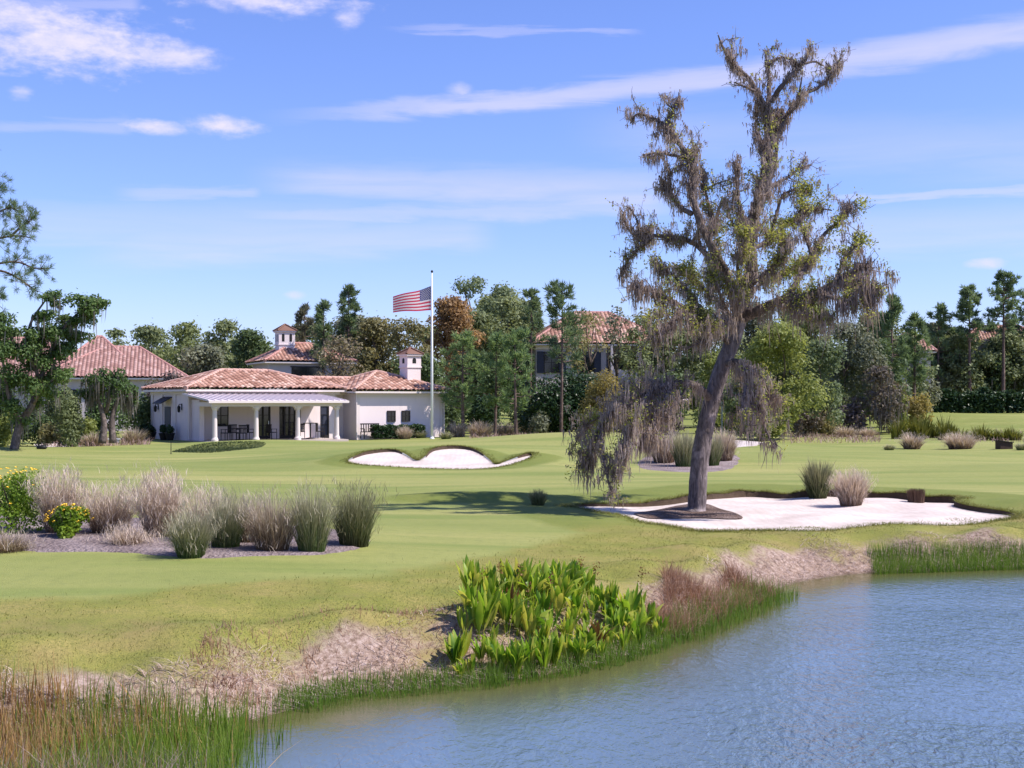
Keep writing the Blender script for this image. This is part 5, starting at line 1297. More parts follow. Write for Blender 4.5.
    for (xx, yy) in ((x0 - .1, y0 - .1), (-.16, -.16), (x1 + .1, y0 - .1)): b.tube([(xx, yy, lo), (xx, yy, 3.0)], [.05, .05], 8)
    b.build('downspout', TR, t)
    chimney(t, 16.2, 0.9, 3.2, 5.75, 1.05, W, RF)
    R = lambda s, q, z=0.: (O[0] + s * math.cos(th) + q * math.sin(th), O[1] + s * math.sin(th) - q * math.cos(th), O[2] + z)
    # ---- furniture on the porch
    def chair(label):
        c = thing('patio_chair', label, 'chair', group='dark patio chairs on the porch')
        s = MB(); s.box(-.24, .24, -.24, .24, .42, .47); s.build('seat', M_PAINT['dark'], c)
        s = MB()
        for i in range(6): u = -.2 + .08 * i; s.box(u - .018, u + .018, .22, .25, .47, .88)
        s.box(-.24, .24, .215, .255, .88, .95); s.build('backrest', M_PAINT['dark'], c)
        for sx in (-.22, .22):
            for sy in (-.22, .22): l = MB(); l.cyl(sx, sy, 0, .42, .02, .022, 8); l.build('leg', M_PAINT['dark'], c)
            a = MB(); a.box(sx - .025, sx + .025, -.24, .2, .64, .67); a.box(sx - .015, sx + .015, -.22, -.19, .47, .64); a.build('armrest', M_PAINT['dark'], c)
        return c
    def table(label, s, q, high=False):
        h = 1.0 if high else .74
        c = thing('patio_table', label, 'table', R(s, q, .07), th, 'patio tables on the porch')
        m = MB(); m.lathe(0, 0, [(.0, h - .04), (.48, h - .04), (.5, h - .02), (.48, h), (0.01, h)], 20); m.build('tabletop', M_PAINT['dark'], c)
        m = MB(); m.lathe(0, 0, [(.3, 0), (.3, .03), (.05, .07), (.04, h - .04)], 14); m.build('pedestal', M_PAINT['dark'], c)
    c0 = None
    for i, (s, q, rz, lab) in enumerate([(1.55, 1.9, -1.4, 'dark patio chair at the left table, furthest left'), (2.15, 2.75, 3.1, 'dark patio chair at the left table with its back to the lawn'), (3.25, 1.8, 1.5, 'dark patio chair between the left table and the glass doors'), (2.4, 1.2, 0., 'dark patio chair at the left table on the wall side'),
                                          (4.5, 2.0, 1.9, 'dark patio chair before the left glass door'), (6.1, 1.7, -1.3, 'dark patio chair before the wide glass doors'), (6.75, 1.3, -1.2, 'dark patio chair left of the tall round table'), (8.1, 1.5, 1.4, 'dark patio chair right of the tall round table')]):
        c = chair(lab) if i == 0 else copy_tree(c0, lab, 'dark patio chairs on the porch')
        if i == 0: c0 = c
        c.location = R(s, q, .072); c.rotation_euler = (0, 0, th + rz)
    table('low round dark table on the left of the porch', 2.4, 1.95); table('tall round dark table on the right of the porch', 7.45, 1.4, True)
    # bench with slatted back against the pink link wall
    c = thing('slatted_bench', 'dark slatted bench beside the hedge at the right wing', 'bench', R(11.7, 1.75, 0), th)
    m = MB(); m.box(-.7, .7, -.25, .25, .42, .47); m.build('seat', DK, c)
    m = MB(); m.box(-.7, .7, .23, .28, .92, 1.0)
    for i in range(8): u = -.63 + i * .18; m.box(u - .03, u + .03, .235, .27, .47, .92)
    m.build('backrest', DK, c)
    for sx in (-.66, .66): m = MB(); m.box(sx - .03, sx + .03, -.25, .28, .62, .67); m.box(sx - .03, sx + .03, -.25, -.2, 0, .62); m.box(sx - .03, sx + .03, .23, .28, 0, .42); m.build('leg', DK, c)
    # potted shrubs along the shaded end
    rng = np.random.default_rng(3)
    for s, q, lab in ((-.6, -6.6, 'potted dark shrub at the far left corner of the clubhouse'), (-.7, -4.9, 'potted dark shrub left of the slate door'), (-.7, -2.7, 'potted dark shrub right of the slate door'), (-.55, -2.0, 'small potted shrub nearest the front corner of the clubhouse')):
        c = thing('potted_shrub', lab, 'potted plant', R(s, q), 0, 'potted shrubs by the clubhouse door')
        m = MB(); m.lathe(0, 0, [(.2, 0), (.27, .3), (.31, .42), (.31, .46), (.26, .46), (.24, .4)], 14); m.build('pot', M_PAINT['black'], c)
        V, Q = bush_arrays(rng, 700, .12, .42, .62); V[:, 2] += .42; put('foliage', make_mesh('foliage', V, Q), M_CROWN['laurel'], c)
    # low clipped hedge under the windows
    n = 5200; u = rng.uniform(0, 1, n); pp = np.stack([11.75 + 3.9 * u, -1.35 - .75 * rng.uniform(0, 1, n), rng.uniform(0, 1, n) ** .7 * (.86 + .05 * np.sin(u * 23))], 1) - [13.7, -1.7, 0]
    V, Q = leaf_quads(pp, rng.normal(0, .7, (n, 3)) + [0, -.3, .8], .15, .10, rng)
    h = put('hedge', make_mesh('hedge', V, Q), M_CROWN['laurel'], loc=R(13.7, 1.7)); h.rotation_euler = (0, 0, th); tag(h, 'low clipped dark hedge under the two small windows', 'hedge')

def build_houses():
    W, TR, RF, CP, DK, GL = M_PAINT['stucco2'], M_PAINT['trim'], M_PAINT['tiles_pink'], M_PAINT['cap_pink'], M_PAINT['dark'], M_PAINT['glass']
    def place(name, label, px, D, rz, z=None):
        x = (px - CX) / F * D
        return thing(name, label, 'house', (x, D, ground_z(x, D) if z is None else z), rz)
    # left house
    D = 104; t = place('house', 'large pale house with a broad pink tiled roof half hidden by the live oaks', 44, D, math.radians(14))
    zE = CAMZ - (377 - HY) * D / F
    b = MB(); b.box(0, 10.6, 0, 9, -1, zE - .1); b.build('wall', W, t)
    b = MB(); b.box(-9, -.003, 1.6, 10, -1, zE - .3); b.build('wall', W, t)
    hip_roof(t, -.6, 11.2, -.6, 9.6, zE, 2.6, RF, CP, 5.1, 4.0)
    hip_roof(t, -10, 2.4, 1.0, 10.6, zE - .2, 3.5, RF, CP, 4.4, 3)
    hip_roof(t, 1.2, 6.6, 2.2, 9.0, zE + 1.2, 2.3, RF, CP, 2.5, 2.5)
    for xx in (2.0, 5.2, 8.6): window(t, xx, 0, zE - 2.5, zE - 1.0, 1.1)
    # tower house behind the clubhouse
    D = 108; t = place('house', 'pale house with a square bell tower behind the clubhouse', 269, D, math.radians(24))
    zE = CAMZ - (361 - HY) * D / F
    b = MB(); b.box(0, 7.0, 0, 6, -1, zE - .1); b.build('wall', W, t)
    hip_roof(t, -.5, 7.5, -.5, 6.5, zE, 1.6, M_PAINT['tiles'], CP, 3.2, 3.2)
    g = MB(); g.box(1.9, 4.6, -.03, -.004, zE - 1.3, zE - .45); w = g.build('window', GL, t)
    f = MB(); f.box(1.8, 4.7, -.06, -.005, zE - .449, zE - .35); f.box(1.8, 4.7, -.08, -.005, zE - 1.4, zE - 1.301); f.box(3.2, 3.28, -.05, -.031, zE - 1.3, zE - .45); f.build('window_frame', DK, w)
    window(t, 5.9, 0, zE - 1.4, zE - .5, .8)
    b = MB(); b.add([(1.6, -2.4, zE - 1.95), (7.4, -2.4, zE - 1.95), (7.4, -.01, zE - 1.5), (1.6, -.01, zE - 1.5), (1.6, -2.4, zE - 2.05), (7.4, -2.4, zE - 2.05), (7.4, -.01, zE - 1.6), (1.6, -.01, zE - 1.6)], [(0, 1, 2, 3), (4, 7, 6, 5), (0, 4, 5, 1), (0, 3, 7, 4), (1, 5, 6, 2)]); b.build('lean_to_roof', M_PAINT['slate'], t)
    chimney(t, 2.0, 2.6, zE + .3, CAMZ + (400 - 329) * 110 / F, 1.35, M_PAINT['stucco'], M_PAINT['tiles'], 'bell_tower')
    pass
    # two storey house to the right
    D = 116; t = place('house', 'two-storey pale house with dark shutters behind the big oak', 536, D, math.radians(9))
    zE = CAMZ - (345 - HY) * D / F; z0 = -1
    b = MB(); b.box(0, 6.4, 0, 9, z0, zE - .1); b.box(6.403, 12.2, 1.5, 9, z0, zE - .1); b.build('wall', W, t)
    b = MB(); b.box(-.05, 6.45, -.07, -.003, zE - .45, zE - .13); b.build('cornice', TR, t)
    hip_roof(t, -.7, 12.9, -.7, 9.7, zE, 3.1, M_PAINT['tiles'], CP, 5.2, 5.2, tw=.36)
    for xx in (1.4, 4.6):
        g = window(t, xx, 0, zE - 2.5, zE - .75, 1.25, bars=1)
        for sg in (-1, 1): s = MB(); s.box(xx + sg * 1.02 - .3, xx + sg * 1.02 + .3, -.08, -.005, zE - 2.6, zE - .65); s.build('shutter', M_PAINT['slate'], g)
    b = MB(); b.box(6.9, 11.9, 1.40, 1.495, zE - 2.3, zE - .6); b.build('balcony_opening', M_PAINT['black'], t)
    b = MB(); b.box(6.6, 12.3, -1.2, -1.05, zE - 3.4, zE - 2.25); b.box(6.41, 12.3, -1.049, 1.49, zE - 3.5, zE - 3.3); b.build('balcony', W, t)
    b = MB()
    for xx in (6.7, 9.2, 12.1): b.box(xx - .13, xx + .13, -1.18, -.92, zE - 2.247, zE - .12)
    b.build('balcony_post', W, t)
    b = MB(); b.box(6.5, 12.4, -1.3, -1.06, zE - 4.3, zE - 3.5); b.build('lower_opening', M_PAINT['slate'], t)
    b = MB(); ze = zE - 4.3; b.add([(6.2, -4.0, ze - .75), (12.9, -4.0, ze - .75), (12.9, -1.302, ze + .1), (6.2, -1.302, ze + .1), (6.2, -4.0, ze - .85), (12.9, -4.0, ze - .85), (12.9, -1.302, ze), (6.2, -1.302, ze)], [(0, 1, 2, 3), (4, 7, 6, 5), (0, 4, 5, 1), (0, 3, 7, 4), (1, 5, 6, 2)])
    for k in range(16): u = 6.2 + k * .44; b.add([(u, -4.0, ze - .74), (u + .05, -4.0, ze - .74), (u + .05, -1.31, ze + .11), (u, -1.31, ze + .11), (u, -4.0, ze - .69), (u + .05, -4.0, ze - .69), (u + .05, -1.31, ze + .16), (u, -1.31, ze + .16)], [(3, 2, 1, 0), (4, 5, 6, 7), (0, 1, 5, 4), (1, 2, 6, 5), (2, 3, 7, 6), (3, 0, 4, 7)])
    b.build('veranda_roof', M_PAINT['metal_roof'], t)
    # glimpses between the right-hand pines
    for px, D, ey, w, lab in ((897, 128, 366, 3.2, 'pale house glimpsed left of the dark pines at the right'), (962, 140, 356, 9, 'pink-roofed house glimpsed between the bare pine trunks')):
        t = place('house', lab, px, D, math.radians(-8)); zE = CAMZ - (ey - HY) * D / F
        b = MB(); b.box(0, w, 0, 6, -1, zE - .1); b.build('wall', W, t); hip_roof(t, -.5, w + .5, -.5, 6.5, zE, 1.9, M_PAINT['tiles'], CP, min(3, w * .5), min(3, w * .5))
        window(t, w * .5, 0, zE - 1.7, zE - .7, .9)

def build_flag():
    D = 84.; x = (432 - CX) / F * D; g = ground_z(x, D); top = CAMZ - (273 - HY) * D / F
    t = thing('flagpole', 'tall white flagpole with a ball finial before the right wing', 'flagpole', (x, D, g))
    b = MB(); b.tube([(0, 0, 0), (0, 0, (top - g) * .5), (0, 0, top - g)], [.085, .07, .04], 14); b.build('pole', M_PAINT['white_paint'], t, smooth=True)
    b = MB(); b.lathe(0, 0, [(.0, 0), (.16, 0), (.16, .05), (.1, .1), (.1, .16)], 14); b.build('base_collar', M_PAINT['white_paint'], t)
    b = MB(); z = top - g; b.lathe(0, 0, [(.03, z), (.05, z + .03), (.09, z + .1), (.05, z + .17), (.01, z + .19)], 12); b.build('finial', M_PAINT['black'], t)
    b = MB(); b.tube([(-.1, -.02, .9), (-.07, -.02, (top - g) * .97)], [.008, .008], 4); b.build('halyard', M_PAINT['trim'], t)
    # flag: flies left, dips towards the fly end
    h = 24.2 * D / F; w = 2.5; zt = CAMZ - (286 - HY) * D / F
    nu, nv = 60, 39
    def P(u, v):     # u 0 hoist..1 fly, v 0 top..1 bottom
        X = -.06 - w * .97 * (u - .11 * math.sin(PI * u)); Y = .12 * math.sin(u * 6.5 + .6 * v) * u ** .6 - .45 * u
        Z = -h * v * (1 - .3 * u) - .70 * u ** 1.05 * (1 - .1 * v) + .035 * math.sin(u * 9 + 1) * u
        return np.array([X, Y, Z])
    V = [P(i / nu, j / nv) for j in range(nv + 1) for i in range(nu + 1)]; n = nu + 1
    mats = {'red': [], 'white': [], 'blue': []}
    for j in range(nv):
        for i in range(nu):
            s = int(j / nv * 13 + 1e-6); can = i / nu < .4 - 1e-6 and s < 7
            k = j * n + i; mats['blue' if can else ('red' if s % 2 == 0 else 'white')].append((k, k + 1, k + n + 1, k + n))
    t = thing('flag', 'red white and blue striped flag with stars flying left from the pole', 'flag', (x, D, zt))
    for nm, part in (('red', 'red_stripes'), ('white', 'white_stripes'), ('blue', 'canton')):
        put(part, make_mesh(part, np.array(V), np.array(mats[nm]), smooth=True), M_PAINT['flag_' + nm], t)
    S = MB()
    for r in range(9):
        for c in range(6 if r % 2 == 0 else 5):
            u = .4 * (c * 2 + (1 if r % 2 == 0 else 2)) / 12; v = (7 / 13) * (r + 1) / 10
            p = P(u, v); du = unit(P(u + .01, v) - p); dv = unit(P(u, v + .01) - p); nn = np.cross(du, dv)
            for sg in (-1, 1):
                pts = []
                for k in range(10):
                    rr = .048 if k % 2 == 0 else .019; a = PI / 2 + k * PI / 5
                    pts.append(p + (du * math.cos(a) - dv * math.sin(a)) * rr + nn * sg * .006)
                S.add(pts + [p + nn * sg * .006], [(k, (k + 1) % 10, 10) for k in range(10)])
    S.build('stars', M_PAINT['flag_white'], t)

def build_props():
    rng = np.random.default_rng(91)
    # brown slanted box on the right fairway
    p = base_at(1004, 449); s = p[1] / F; w, h = 6.6 * s, 8 * s
    t = thing('slanted_box', 'dark brown wooden box with a slanted top on the right fairway', 'box', p, .15)
    b = MB(); b.add([(-w, -.25, 0), (w, -.25, 0), (w, .25, 0), (-w, .25, 0), (-w, -.25, h), (w, -.25, h * .78), (w, .25, h * .78), (-w, .25, h)], [(0, 3, 2, 1), (0, 1, 5, 4), (1, 2, 6, 5), (2, 3, 7, 6), (3, 0, 4, 7), (4, 5, 6, 7)]); b.build('body', M_PAINT['brown_wood'], t)
    b = MB(); b.add([(-w - .03, -.3, h + .003), (w + .03, -.3, h * .78 + .003), (w + .03, .3, h * .78 + .003), (-w - .03, .3, h + .003), (-w - .03, -.3, h + .04), (w + .03, -.3, h * .78 + .04), (w + .03, .3, h * .78 + .04), (-w - .03, .3, h + .04)], [(0, 3, 2, 1), (4, 5, 6, 7), (0, 1, 5, 4), (1, 2, 6, 5), (2, 3, 7, 6), (3, 0, 4, 7)]); b.build('lid', M_PAINT['black'], t)
    # white bench by the double-trunked tree
    p = base_at(114, 443); t = thing('stone_bench', 'small white bench at the foot of the double-trunked oak', 'bench', p, .1)
    b = MB(); b.box(-.34, .34, -.16, .16, .2, .28); b.build('seat', M_PAINT['white_paint'], t)
    for sx in (-.24, .24): b = MB(); b.box(sx - .05, sx + .05, -.13, .13, -.02, .197); b.build('leg', M_PAINT['white_paint'], t)
    # dark low rock by the path
    p = base_at(42, 449); b = MB(); n = 14
    prof = [(.02, .0), (.2, .0), (.24, .08), (.2, .16), (.1, .2), (.01, .21)]
    b.lathe(0, 0, prof, n); b.v = [(x * (1.15 + .12 * math.sin(3 * x * 9)), y * (.9 + .1 * math.cos(y * 11)), z * (1 + .25 * x)) for x, y, z in b.v]
    tag(b.build('tee_marker', M_PAINT['black'], loc=p, smooth=True), 'small rounded black tee marker on the lawn near the sandy path', 'tee marker')
    # flagstick of the practice green, without flag
    p = base_at(171, 454); b = MB(); b.cyl(0, 0, 0, .62, .02, .015, 8); b.lathe(0, 0, [(.06, 0), (.06, .012), (.02, .014)], 10)
    tag(b.build('flagstick', M_PAINT['black'], loc=p), 'short thin dark stick standing on the lawn before the clubhouse', 'stick')
    # oval shadow on the lawn before the porch, painted as short dark blades
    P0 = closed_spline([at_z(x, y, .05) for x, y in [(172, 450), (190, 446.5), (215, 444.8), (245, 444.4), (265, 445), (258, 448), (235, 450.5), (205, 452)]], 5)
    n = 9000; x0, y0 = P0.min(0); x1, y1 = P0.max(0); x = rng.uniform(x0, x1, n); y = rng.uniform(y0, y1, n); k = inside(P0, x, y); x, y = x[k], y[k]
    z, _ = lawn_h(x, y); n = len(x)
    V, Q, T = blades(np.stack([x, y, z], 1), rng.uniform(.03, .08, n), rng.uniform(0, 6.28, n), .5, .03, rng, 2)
    tag(put('painted_shadow', make_mesh('painted_shadow', V, Q, t=T), M_leaf('painted_shadow_turf', [(.018, .035, .010), (.03, .05, .014), (.045, .06, .02)], .15, .6)), 'oval shadow painted as short dark blades on the lawn before the porch', None, None, 'stuff')
    # twigs of dry branch in the near reeds are part of the grey reeds; pinkish ground cover by the wood edge
    m = M_leaf('pink_cover', [(.22, .14, .12), (.36, .25, .22), (.48, .36, .32)], .2, .5)
    parts = []
    for xa, xb, ya, yb, n in ((790, 880, 431, 438, 1300), (470, 640, 430, 436, 1500), (40, 150, 437, 442, 1600), (955, 1030, 436, 440, 350)):
        px = rng.uniform(xa, xb, n); D = rng.uniform(78, 98, n); x = (px - CX) / F * D
        if xa < 200: D = rng.uniform(72, 86, n); x = (px - CX) / F * D
        z, _ = lawn_h(x, D); parts.append(blades(np.stack([x, D, z], 1), rng.uniform(.12, .55, n), rng.uniform(0, 6.28, n), rng.uniform(.3, 1.6, n), .04, rng, 2))
    stuff('wood_edge_grass', 'pinkish dead grass along the foot of the wood', parts, m)

# ------------------------------------------------------------------ sky, light, camera
def build_world(sun_el, sun_dir):
    w = bpy.data.worlds.new('World'); SC.world = w; w.use_nodes = True
    w.node_tree.nodes.clear(); T = NT(w.node_tree)
    out = T.node('ShaderNodeOutputWorld'); bg = T.node('ShaderNodeBackground'); bg.inputs['Strength'].default_value = SKY
    sky = T.node('ShaderNodeTexSky', sky_type='NISHITA'); sky.sun_disc = False; sky.sun_elevation = sun_el; sky.sun_rotation = math.atan2(sun_dir[0], sun_dir[1])
    sky.air_density = 1.0; sky.dust_density = .3; sky.ozone_density = 2.5; sky.altitude = 0
    v = T.node('ShaderNodeTexCoord').outputs['Generated']
    sp = T.node('ShaderNodeSeparateXYZ'); T.link(v, sp.inputs[0]); X, Y, Z = sp.outputs
    az = T.math('ARCTAN2', X, Y); hyp = T.math('SQRT', T.math('ADD', T.math('MULTIPLY', X, X), T.math('MULTIPLY', Y, Y))); el = T.math('ARCTAN2', Z, hyp)
    base = T.mix(1., sky.outputs[0], SKY_TINT, 'MULTIPLY')
    cm = T.node('ShaderNodeCombineXYZ'); T.link(az, cm.inputs[0]); T.link(T.math('MULTIPLY', el, 2.2), cm.inputs[1]); c = cm.outputs[0]
    nA = T.noise(c, 26, 6, .6, .3); nB = T.noise(T.vmul(c, (.35, 1.6, 1)), 22, 5, .6, .6); nC = T.noise(c, 70, 4, .6)
    def ang(px, py): a = math.atan((px - CX) / F); return a, math.atan((HY - py) / F * math.cos(a))
    cloud = None
    def addc(f):
        nonlocal cloud
        cloud = f if cloud is None else T.math('MAXIMUM', cloud, f)
    def blob(px, py, hw, hh, dens, wob, flat=1.0):
        a, e = ang(px, py); sx, sy = hw / F, hh / F
        dx = T.math('DIVIDE', T.math('SUBTRACT', az, a), sx); dy = T.math('DIVIDE', T.math('SUBTRACT', el, e), sy)
        r = T.math('SQRT', T.math('ADD', T.math('MULTIPLY', dx, dx), T.math('MULTIPLY', dy, dy)))
        q = T.math('ADD', r, T.math('MULTIPLY_ADD', nA, -wob, T.math('MULTIPLY_ADD', nC, -wob * .5, wob * .75)))
        addc(T.math('MULTIPLY', T.maprange(q, .0, 1.15, 1., 0.), T.math('MULTIPLY_ADD', nC, .7, dens - .3), clamp=True))
    for b in [(70, 42, 118, 34, .8, 1.9), (20, 20, 70, 26, .8, 1.7), (168, 57, 52, 15, .7, 1.6), (262, 2, 100, 13, .8, 1.7), (345, 18, 18, 13, .5, 1.6), (150, 127, 40, 8, .75, 1.5), (222, 126, 40, 11, .85, 1.5), (22, 92, 14, 8, .4, 1.5), (986, 263, 20, 6, .6, 1.2), (295, 295, 12, 5, .4, 1.2), (459, 90, 14, 8, .35, 1.2)]:
        blob(*b)
    def streak(p0, p1, hw0, hw1, dens, wisp, fade=60):
        a0, e0 = ang(*p0); a1, e1 = ang(*p1); k = (e1 - e0) / (a1 - a0)
        t = T.math('DIVIDE', T.math('SUBTRACT', az, a0), a1 - a0)
        ctr = T.math('MULTIPLY_ADD', T.math('SUBTRACT', az, a0), k, e0)
        dd = T.math('ABSOLUTE', T.math('ADD', T.math('SUBTRACT', el, ctr), T.math('MULTIPLY_ADD', nB, .022, T.math('MULTIPLY_ADD', nA, .006, -.014))))
        wd = T.math('MULTIPLY_ADD', t, (hw1 - hw0) / F, hw0 / F)
        f = T.maprange(T.math('DIVIDE', dd, wd), .15, 1.1, 1., 0.)
        ends = T.math('MULTIPLY', T.maprange(t, -.02, .25), T.maprange(t, 1.0, 1.12, 1., 0.))
        f = T.math('MULTIPLY', T.math('MULTIPLY', f, ends), T.math('MULTIPLY', T.math('MULTIPLY_ADD', nB, wisp, 1 - wisp * .5), dens), clamp=True)
        addc(f)
    streak((260, 118), (1060, 24), 8, 22, .5, .9); streak((800, 199), (1080, 188), 3, 8, .36, .4); streak((380, 25), (620, 31), 4, 5, .22, 1.2); streak((800, 156), (980, 158), 8, 10, .12, .8)
    streak((240, 176), (640, 192), 20, 30, .34, 1.7); streak((60, 246), (460, 236), 30, 22, .26, 1.5); streak((180, 216), (640, 207), 9, 12, .3, 1.4); streak((110, 193), (250, 190), 9, 8, .24, 1.4); streak((740, 236), (1080, 226), 26, 30, .22, 1.2); streak((-40, 220), (340, 232), 24, 40, .2, 1.4); streak((560, 128), (1060, 150), 30, 40, .16, 1.6); streak((-30, 128), (120, 126), 8, 10, .22, 1.4); streak((0, 8), (130, 4), 7, 6, .3, 1.2)
    mx = T.mix(cloud, base, CLOUD)
    T.link(mx, bg.inputs['Color']); T.link(bg.outputs[0], out.inputs[0])
    w.cycles.sampling_method = 'MANUAL'; w.cycles.sample_map_resolution = 512

# ------------------------------------------------------------------ palette
M_BARK = {'oak': M_bark('oak_bark', (.06, .048, .047), (.29, .24, .235), 7), 'limb': M_bark('limb_bark', (.06, .048, .044), (.22, .175, .16), 9), 'brown': M_bark('brown_bark', (.06, .045, .035), (.15, .115, .09), 5), 'pine': M_bark('pine_bark', (.06, .042, .035), (.20, .14, .12), 6)}
M_CROWN = {
 'oakdark': M_leaf('crown_oakdark', [(0.049, 0.084, 0.035), (0.097, 0.143, 0.055), (0.162, 0.211, 0.089)], 0.36, .28),
 'oakmid': M_leaf('crown_oakmid', [(0.095, 0.126, 0.055), (0.172, 0.208, 0.095), (0.264, 0.300, 0.142)], 0.41, .28),
 'mid': M_leaf('crown_mid', [(0.115, 0.147, 0.068), (0.191, 0.228, 0.106), (0.287, 0.324, 0.154)], 0.38, .28),
 'bright': M_leaf('crown_bright', [(0.122, 0.160, 0.041), (0.218, 0.256, 0.070), (0.333, 0.371, 0.122)], 0.48, .28),
 'bright2': M_leaf('crown_bright_soft', [(0.125, 0.162, 0.062), (0.214, 0.251, 0.100), (0.331, 0.361, 0.154)], 0.43, .28),
 'fresh': M_leaf('crown_fresh', [(0.096, 0.141, 0.070), (0.166, 0.211, 0.109), (0.243, 0.294, 0.154)], 0.43, .28),
 'olive': M_leaf('crown_olive', [(0.141, 0.134, 0.058), (0.230, 0.211, 0.096), (0.333, 0.294, 0.141)], 0.43, .28),
 'bud': M_leaf('crown_bud', [(0.141, 0.109, 0.070), (0.230, 0.192, 0.128), (0.282, 0.269, 0.128)], 0.38, .28),
 'orange': M_leaf('crown_orange', [(0.200, 0.119, 0.056), (0.312, 0.194, 0.088), (0.413, 0.275, 0.138)], 0.43, .28),
 'greyg': M_leaf('crown_greygreen', [(0.100, 0.115, 0.073), (0.176, 0.192, 0.122), (0.276, 0.284, 0.192)], 0.33, .28),
 'greyb': M_leaf('crown_greybrown', [(0.077, 0.064, 0.051), (0.154, 0.128, 0.102), (0.243, 0.211, 0.166)], 0.33, .28),
 'purple': M_leaf('crown_purple', [(0.077, 0.061, 0.059), (0.146, 0.115, 0.108), (0.230, 0.185, 0.169)], 0.33, .28),
 'gold': M_leaf('crown_gold', [(0.179, 0.147, 0.045), (0.294, 0.243, 0.077), (0.410, 0.346, 0.141)], 0.48, .28),
 'laurel': M_leaf('crown_laurel', [(0.015, 0.037, 0.015), (0.030, 0.062, 0.022), (0.056, 0.094, 0.031)], .2, .5, .4),
 'pine': M_leaf('needles_pine', [(0.070, 0.115, 0.065), (0.131, 0.192, 0.100), (0.215, 0.276, 0.138)], 0.43, .3),
 'pinelit': M_leaf('needles_young', [(0.103, 0.169, 0.074), (0.184, 0.273, 0.117), (0.279, 0.368, 0.169)], 0.48, .4),  # lighter needle green of the young pines
 'pinemid': M_leaf('needles_mid', [(0.084, 0.138, 0.077), (0.154, 0.223, 0.115), (0.246, 0.314, 0.161)], 0.46, .3),
 'oakleft': M_leaf('crown_oakleft', [(0.046, 0.084, 0.028), (0.092, 0.154, 0.046), (0.161, 0.230, 0.070)], 0.38, .28),
 'pinegrey': M_leaf('needles_grey', [(0.064, 0.083, 0.051), (0.128, 0.134, 0.090), (0.205, 0.192, 0.128)], 0.33, .3),
 'palmetto': M_leaf('palmetto_leaf', [(.06, .08, .015), (.12, .135, .025), (.20, .19, .04)], .35, .5),
 'moss': M_leaf('background_moss', [(0.110, 0.099, 0.088), (0.187, 0.171, 0.149), (0.275, 0.253, 0.220)], 0.38, .4)}
M_PAINT = {
 'stucco': M_wall('stucco', (.74, .645, .64)), 'stucco2': M_plain('pale_stucco', (.44, .395, .41), .85, .06, .8, bscale=40), 'trim': M_plain('white_trim', (.66, .58, .555), .6, .03),
 'tan': M_plain('tan_floor', (.4, .3, .22), .8), 'paving': M_plain('porch_paving', (.45, .38, .34), .8, .15, 6), 'glass': M_plain('dark_glass', (.012, .013, .018), .08, .1, spec=.6, bstr=0),
 'dark': M_plain('dark_bronze', (.022, .018, .018), .5), 'black': M_plain('black', (.012, .012, .013), .6), 'slate': M_plain('slate_paint', (.035, .038, .06), .55), 'steel': M_plain('steel', (.5, .5, .5), .35, .05, metal=.9),
 'metal_roof': M_plain('standing_seam_metal', (.66, .575, .585), .45, .06, .8, metal=.0, spec=.5), 'white_paint': M_plain('white_paint', (.78, .78, .79), .4, .03), 'greypost': M_plain('grey_post', (.30, .33, .30), .6),
 'brown_wood': M_plain('brown_wood', (.045, .025, .018), .7, .3, 8),
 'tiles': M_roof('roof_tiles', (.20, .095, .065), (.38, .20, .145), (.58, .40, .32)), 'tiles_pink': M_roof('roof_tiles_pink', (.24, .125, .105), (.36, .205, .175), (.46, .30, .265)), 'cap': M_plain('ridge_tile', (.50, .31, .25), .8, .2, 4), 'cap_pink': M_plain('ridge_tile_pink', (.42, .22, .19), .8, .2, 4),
 'flag_red': M_leaf('flag_red_cloth', [(.72, .06, .12), (.76, .08, .14)], .55, 1.), 'flag_white': M_leaf('flag_white_cloth', [(.85, .78, .82), (.88, .82, .85)], .45, 1.), 'flag_blue': M_leaf('flag_blue_cloth', [(.06, .065, .20), (.07, .075, .22)], .35, 1.)}

SKY, SKY_TINT, CLOUD = .105, (.70, .745, 1.15), (4.9, 4.6, 5.9)
EXPOSURE = .80
SUN_EL = math.radians(52); sh = unit(np.array([.98, -.17])); sun_dir = np.array([sh[0] * math.cos(SUN_EL), sh[1] * math.cos(SUN_EL), math.sin(SUN_EL)])

build_ground()
sand = mat_sand('white_sand')
sheet('bunker_sand', BUNK1, .28, lambda x, y: sand1(x, y), sand)
sheet('bunker_sand', BUNK2, .45, lambda x, y: sand2(x, y) + .01, sand)
sheet('bunker_sand', BUNK3, .6, lambda x, y: lawn_h(x, y)[0], mat_sand('far_sand', (.42, .36, .33), (.52, .46, .43)), .05, .02)
soil = M_plain('lip_soil', (.075, .05, .032), .95, .4, 9, bstr=.8, bscale=30, bdist=.03)
lip_strip('bunker_lip', BUNK1, sand1, .15, soil, .04); lip_strip('bunker_lip', BUNK2, sand2, .11, soil, .07)
mul = mat_mulch('grey_mulch', (.12, .09, .085), (.24, .19, .185), (.38, .32, .315))
bed_px = [(-90, 552), (-40, 552), (30, 556), (100, 556), (160, 559), (205, 561), (260, 558), (315, 556), (350, 552), (368, 546), (372, 540), (352, 534), (320, 530), (250, 527), (150, 522), (60, 518), (-60, 514), (-120, 525)]
BED = closed_spline([at_z(x, y, .06) for x, y in bed_px], 5)
sheet('mulch_bed', BED, .25, lambda x, y: lawn_h(x, y)[0], mul, .03, .015)
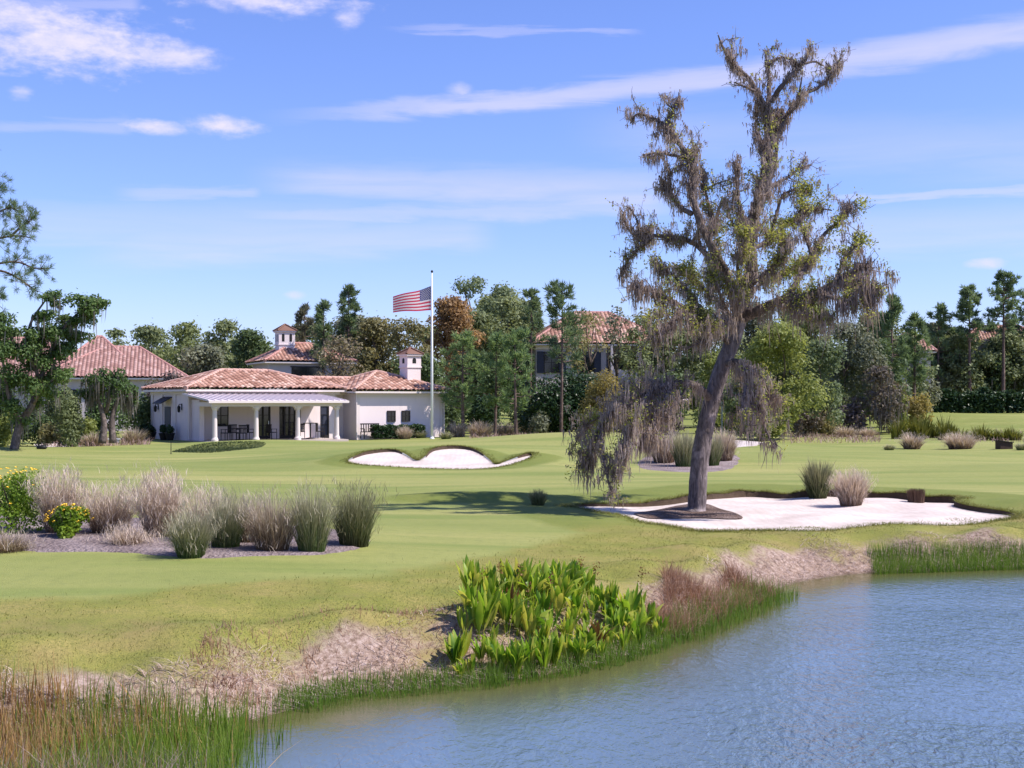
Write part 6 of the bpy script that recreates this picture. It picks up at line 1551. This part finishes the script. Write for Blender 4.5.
isl = closed_spline([at_z(x, y, .05) for x, y in [(640, 466), (660, 469), (690, 470), (715, 468), (736, 464), (742, 460), (725, 457), (690, 456), (655, 457), (636, 461)]], 5)
sheet('mulch_bed', isl, .5, lambda x, y: lawn_h(x, y)[0], mul, .03, .015)
dm = mat_mulch('bark_mulch', (.07, .045, .035), (.145, .10, .08), (.26, .20, .175))
ring = closed_spline([at_z(x, y, -.1) for x, y in [(634, 514), (655, 509), (680, 505.5), (705, 505), (722, 509), (738, 514.5), (742, 517.5), (722, 518), (695, 516), (672, 516.5), (648, 518.5)]], 5)
rc = ring.mean(0)
def ring_z(x, y):
    d, _, _ = near(ring, x, y); return sand1(x, y) + .02 + .055 * ss(0, .7, d)
sheet('oak_mulch', ring, .12, ring_z, dm)
path = closed_spline([at_z(x, y, .02) for x, y in [(34, 444.5), (60, 445.3), (84, 444.5), (80, 442), (58, 441), (36, 441.5)]], 5)
sheet('path', path, .6, lambda x, y: lawn_h(x, y)[0], mat_sand('path_sand', (.5, .42, .38), (.62, .55, .52)), .04, .02)
build_water()
build_clumps(); build_bank(); build_pond_plants(); build_flower_shrubs()
build_oak()
build_clubhouse(); build_houses(); build_flag(); build_props()
build_left_trees(); build_back_trees()

build_world(SUN_EL, sun_dir)
sl = bpy.data.lights.new('sun', 'SUN'); sl.energy = 4.2; sl.angle = math.radians(.53); sl.color = (1., .93, .87)
so = bpy.data.objects.new('sun', sl); COL.objects.link(so); so.rotation_euler = Vector(sun_dir).to_track_quat('Z', 'Y').to_euler()
cam = bpy.data.cameras.new('camera'); cam.sensor_width = 36; cam.lens = F / 1024 * 36; cam.shift_y = (HY - 384) / 1024; cam.clip_start = .1; cam.clip_end = 4000
co = bpy.data.objects.new('camera', cam); COL.objects.link(co); co.location = (0, 0, CAMZ); co.rotation_euler = (PI / 2, 0, 0)
SC.camera = co
SC.view_settings.view_transform = 'Standard'; SC.view_settings.look = 'None'; SC.view_settings.exposure = EXPOSURE; SC.view_settings.gamma = 1
SC.cycles.max_bounces = 6; SC.cycles.transparent_max_bounces = 4; SC.cycles.diffuse_bounces = 3
